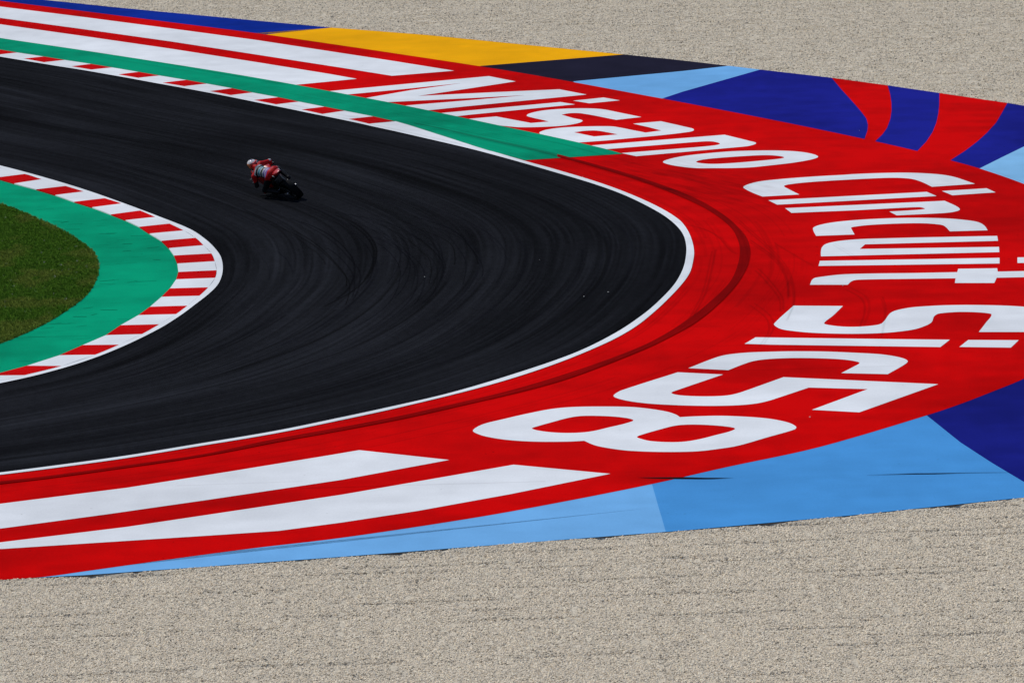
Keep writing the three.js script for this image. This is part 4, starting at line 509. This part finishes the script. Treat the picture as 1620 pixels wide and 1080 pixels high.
function handField(s) {                                   // gloved hand closed round the grip
  const g = (t) => [s * lerp(0.245, 0.335, t), lerp(0.837, 0.818, t), lerp(-1.027, -0.976, t)];
  return (p) => {
    const w = s > 0 ? J.wrR : J.wrL; let d = 9;
    d = smin(d, capsule(p, w, [s * 0.29, 0.86, -1.0], 0.036, 0.034), 0.02);
    for (let f = 0; f < 4; f++) {
      const c = g(f / 3), r = 0.0115 - (f === 3 ? 0.002 : 0), k = [c[0], c[1] + 0.032, c[2] - 0.006], m = [c[0], c[1] + 0.014, c[2] - 0.034], e = [c[0], c[1] - 0.018, c[2] - 0.026], t = [c[0], c[1] - 0.028, c[2] - 0.002];
      d = smin(d, Math.min(capsule(p, [lerp(c[0], s * 0.29, 0.4), c[1] + 0.034, c[2] + 0.03], k, 0.016, 0.014), capsule(p, k, m, r + 0.002, r), capsule(p, m, e, r, r), capsule(p, e, t, r, r - 0.002)), 0.006);
    }
    d = smin(d, Math.min(capsule(p, [s * 0.265, 0.852, -0.99], [s * 0.232, 0.830, -1.003], 0.015, 0.012), capsule(p, [s * 0.232, 0.830, -1.003], [s * 0.238, 0.810, -1.03], 0.012, 0.009)), 0.006);
    return d;
  };
}
{
  const body = skin(bodyField, [-0.14, 0.83, -0.53], 0.62, 112);
  const handR = skin(handField(1), [0.29, 0.845, -0.99], 0.10, 60), handL = skin(handField(-1), [-0.29, 0.845, -0.99], 0.10, 60);
  const paintBody = (g, hand) => {
    const p = g.attributes.position, n = g.attributes.normal, c = new Float32Array(p.count * 3);
    const P = J.pelvis, C = J.neck, ax = [C[0] - P[0], C[1] - P[1], C[2] - P[2]], L2 = ax[0] ** 2 + ax[1] ** 2 + ax[2] ** 2;
    const RED = [0.40, 0.004, 0.006], BLK = [0.010, 0.010, 0.012], WHT = [0.36, 0.37, 0.38], TEAL = [0.05, 0.22, 0.28], PUR = [0.16, 0.10, 0.34];
    for (let i = 0; i < p.count; i++) {
      const q = [p.getX(i), p.getY(i), p.getZ(i)], s = ((q[0] - P[0]) * ax[0] + (q[1] - P[1]) * ax[1] + (q[2] - P[2]) * ax[2]) / L2, up = n.getY(i);
      const torso = Math.min(capsule(q, J.pelvis, J.spine, 0.15, 0.135), capsule(q, J.spine, J.chest, 0.138, 0.15)) < 0.03;
      let k = RED;
      if (hand) k = BLK;
      else if (torso && s > 0.08 && s < 0.86 && up > -0.1) {
        const t = (s - 0.08) / 0.78;
        k = t < 0.10 ? PUR : t < 0.17 ? WHT : t < 0.25 ? PUR : t < 0.35 ? WHT : t < 0.46 ? BLK : t < 0.52 ? WHT : t < 0.64 ? TEAL : t < 0.68 ? WHT : t < 0.80 ? BLK : t < 0.9 ? WHT : RED;
      } else if (torso && up <= -0.1) k = BLK;
      const fa = Math.min(capsule(q, J.elL, J.wrL, 0.056, 0.04), capsule(q, J.elR, J.wrR, 0.056, 0.04)) < 0.012;
      const shin = Math.min(capsule(q, J.hipL, J.knL, 0.105, 0.07) + (q[1] > 0.93 ? 1 : 0), capsule(q, J.hipR, J.knR, 0.105, 0.07) + (q[1] > 0.89 ? 1 : 0), capsule(q, J.knL, J.anL, 0.07, 0.05), capsule(q, J.knR, J.anR, 0.07, 0.05), capsule(q, J.anL, J.toL, 0.05, 0.04), capsule(q, J.anR, J.toR, 0.05, 0.04)) < 0.012;
      if (!hand && shin) k = BLK;
      if (!hand && q[0] < -0.3 && capsule(q, J.shL, J.elL, 0.075, 0.055) < 0.02 && q[1] < 0.95) k = BLK;
      if (!hand && fa && q[0] > 0 && up > 0.2) k = WHT; else if (!hand && fa && q[0] < 0) k = BLK;
      c.set(k, i * 3);
    }
    g.setAttribute('color', new THREE.BufferAttribute(c, 3)); return g;
  };
  const whole = mergeGeometries([paintBody(body), paintBody(handR, true), paintBody(handL, true)]);
  mesh('body', whole, new THREE.MeshPhysicalMaterial({ vertexColors: true, roughness: 0.55, specularIntensity: 0.25 }), person);
  // helmet: shell with chin bar, visor and spoiler
  const h = new THREE.Group(); h.name = 'helmet'; h.position.set(-0.095, 1.25, -0.94); h.rotation.set(0.12, 0.35, -0.25); person.add(h);
  const sg = new THREE.SphereGeometry(1, 40, 28), p = sg.attributes.position, col = new Float32Array(p.count * 3);
  for (let i = 0; i < p.count; i++) {
    let x = p.getX(i), y = p.getY(i), z = p.getZ(i);
    const chin = y < -0.2 && z < 0 ? 1.08 : 1, X = x * 0.128 * (y < -0.3 ? 0.92 : 1), Y = y * 0.14 - (y < -0.6 ? (y + 0.6) * 0.05 : 0), Z = z * 0.158 * chin;
    p.setXYZ(i, X, Y, Z);
    const k = y > 0.55 && Math.hypot(x, z - 0.2) < 0.28 ? [0.05, 0.05, 0.16] : y > 0.62 ? [0.66, 0.62, 0.60] : z < -0.35 || (x < -0.8 && z < 0.2) ? [0.60, 0.20, 0.07] : [0.50, 0.010, 0.014];
    col.set(k, i * 3);
  }
  sg.setAttribute('color', new THREE.BufferAttribute(col, 3)); sg.computeVertexNormals();
  mesh('shell', sg, new THREE.MeshPhysicalMaterial({ vertexColors: true, roughness: 0.3, clearcoat: 0.7 }), h);
  const vg = new THREE.SphereGeometry(1, 28, 10, Math.PI * 1.12, Math.PI * 0.76, 1.17, 0.55); vg.scale(0.131, 0.143, 0.163);
  mesh('visor', vg, new THREE.MeshPhysicalMaterial({ color: lin(0.02, 0.02, 0.025), roughness: 0.08, clearcoat: 1, side: THREE.DoubleSide }), h);
  mesh('spoiler', new RoundedBoxGeometry(0.15, 0.018, 0.07, 2, 0.007).translate(0, 0.075, 0.135), B.red, h);
}

renderer.render(scene, camera);
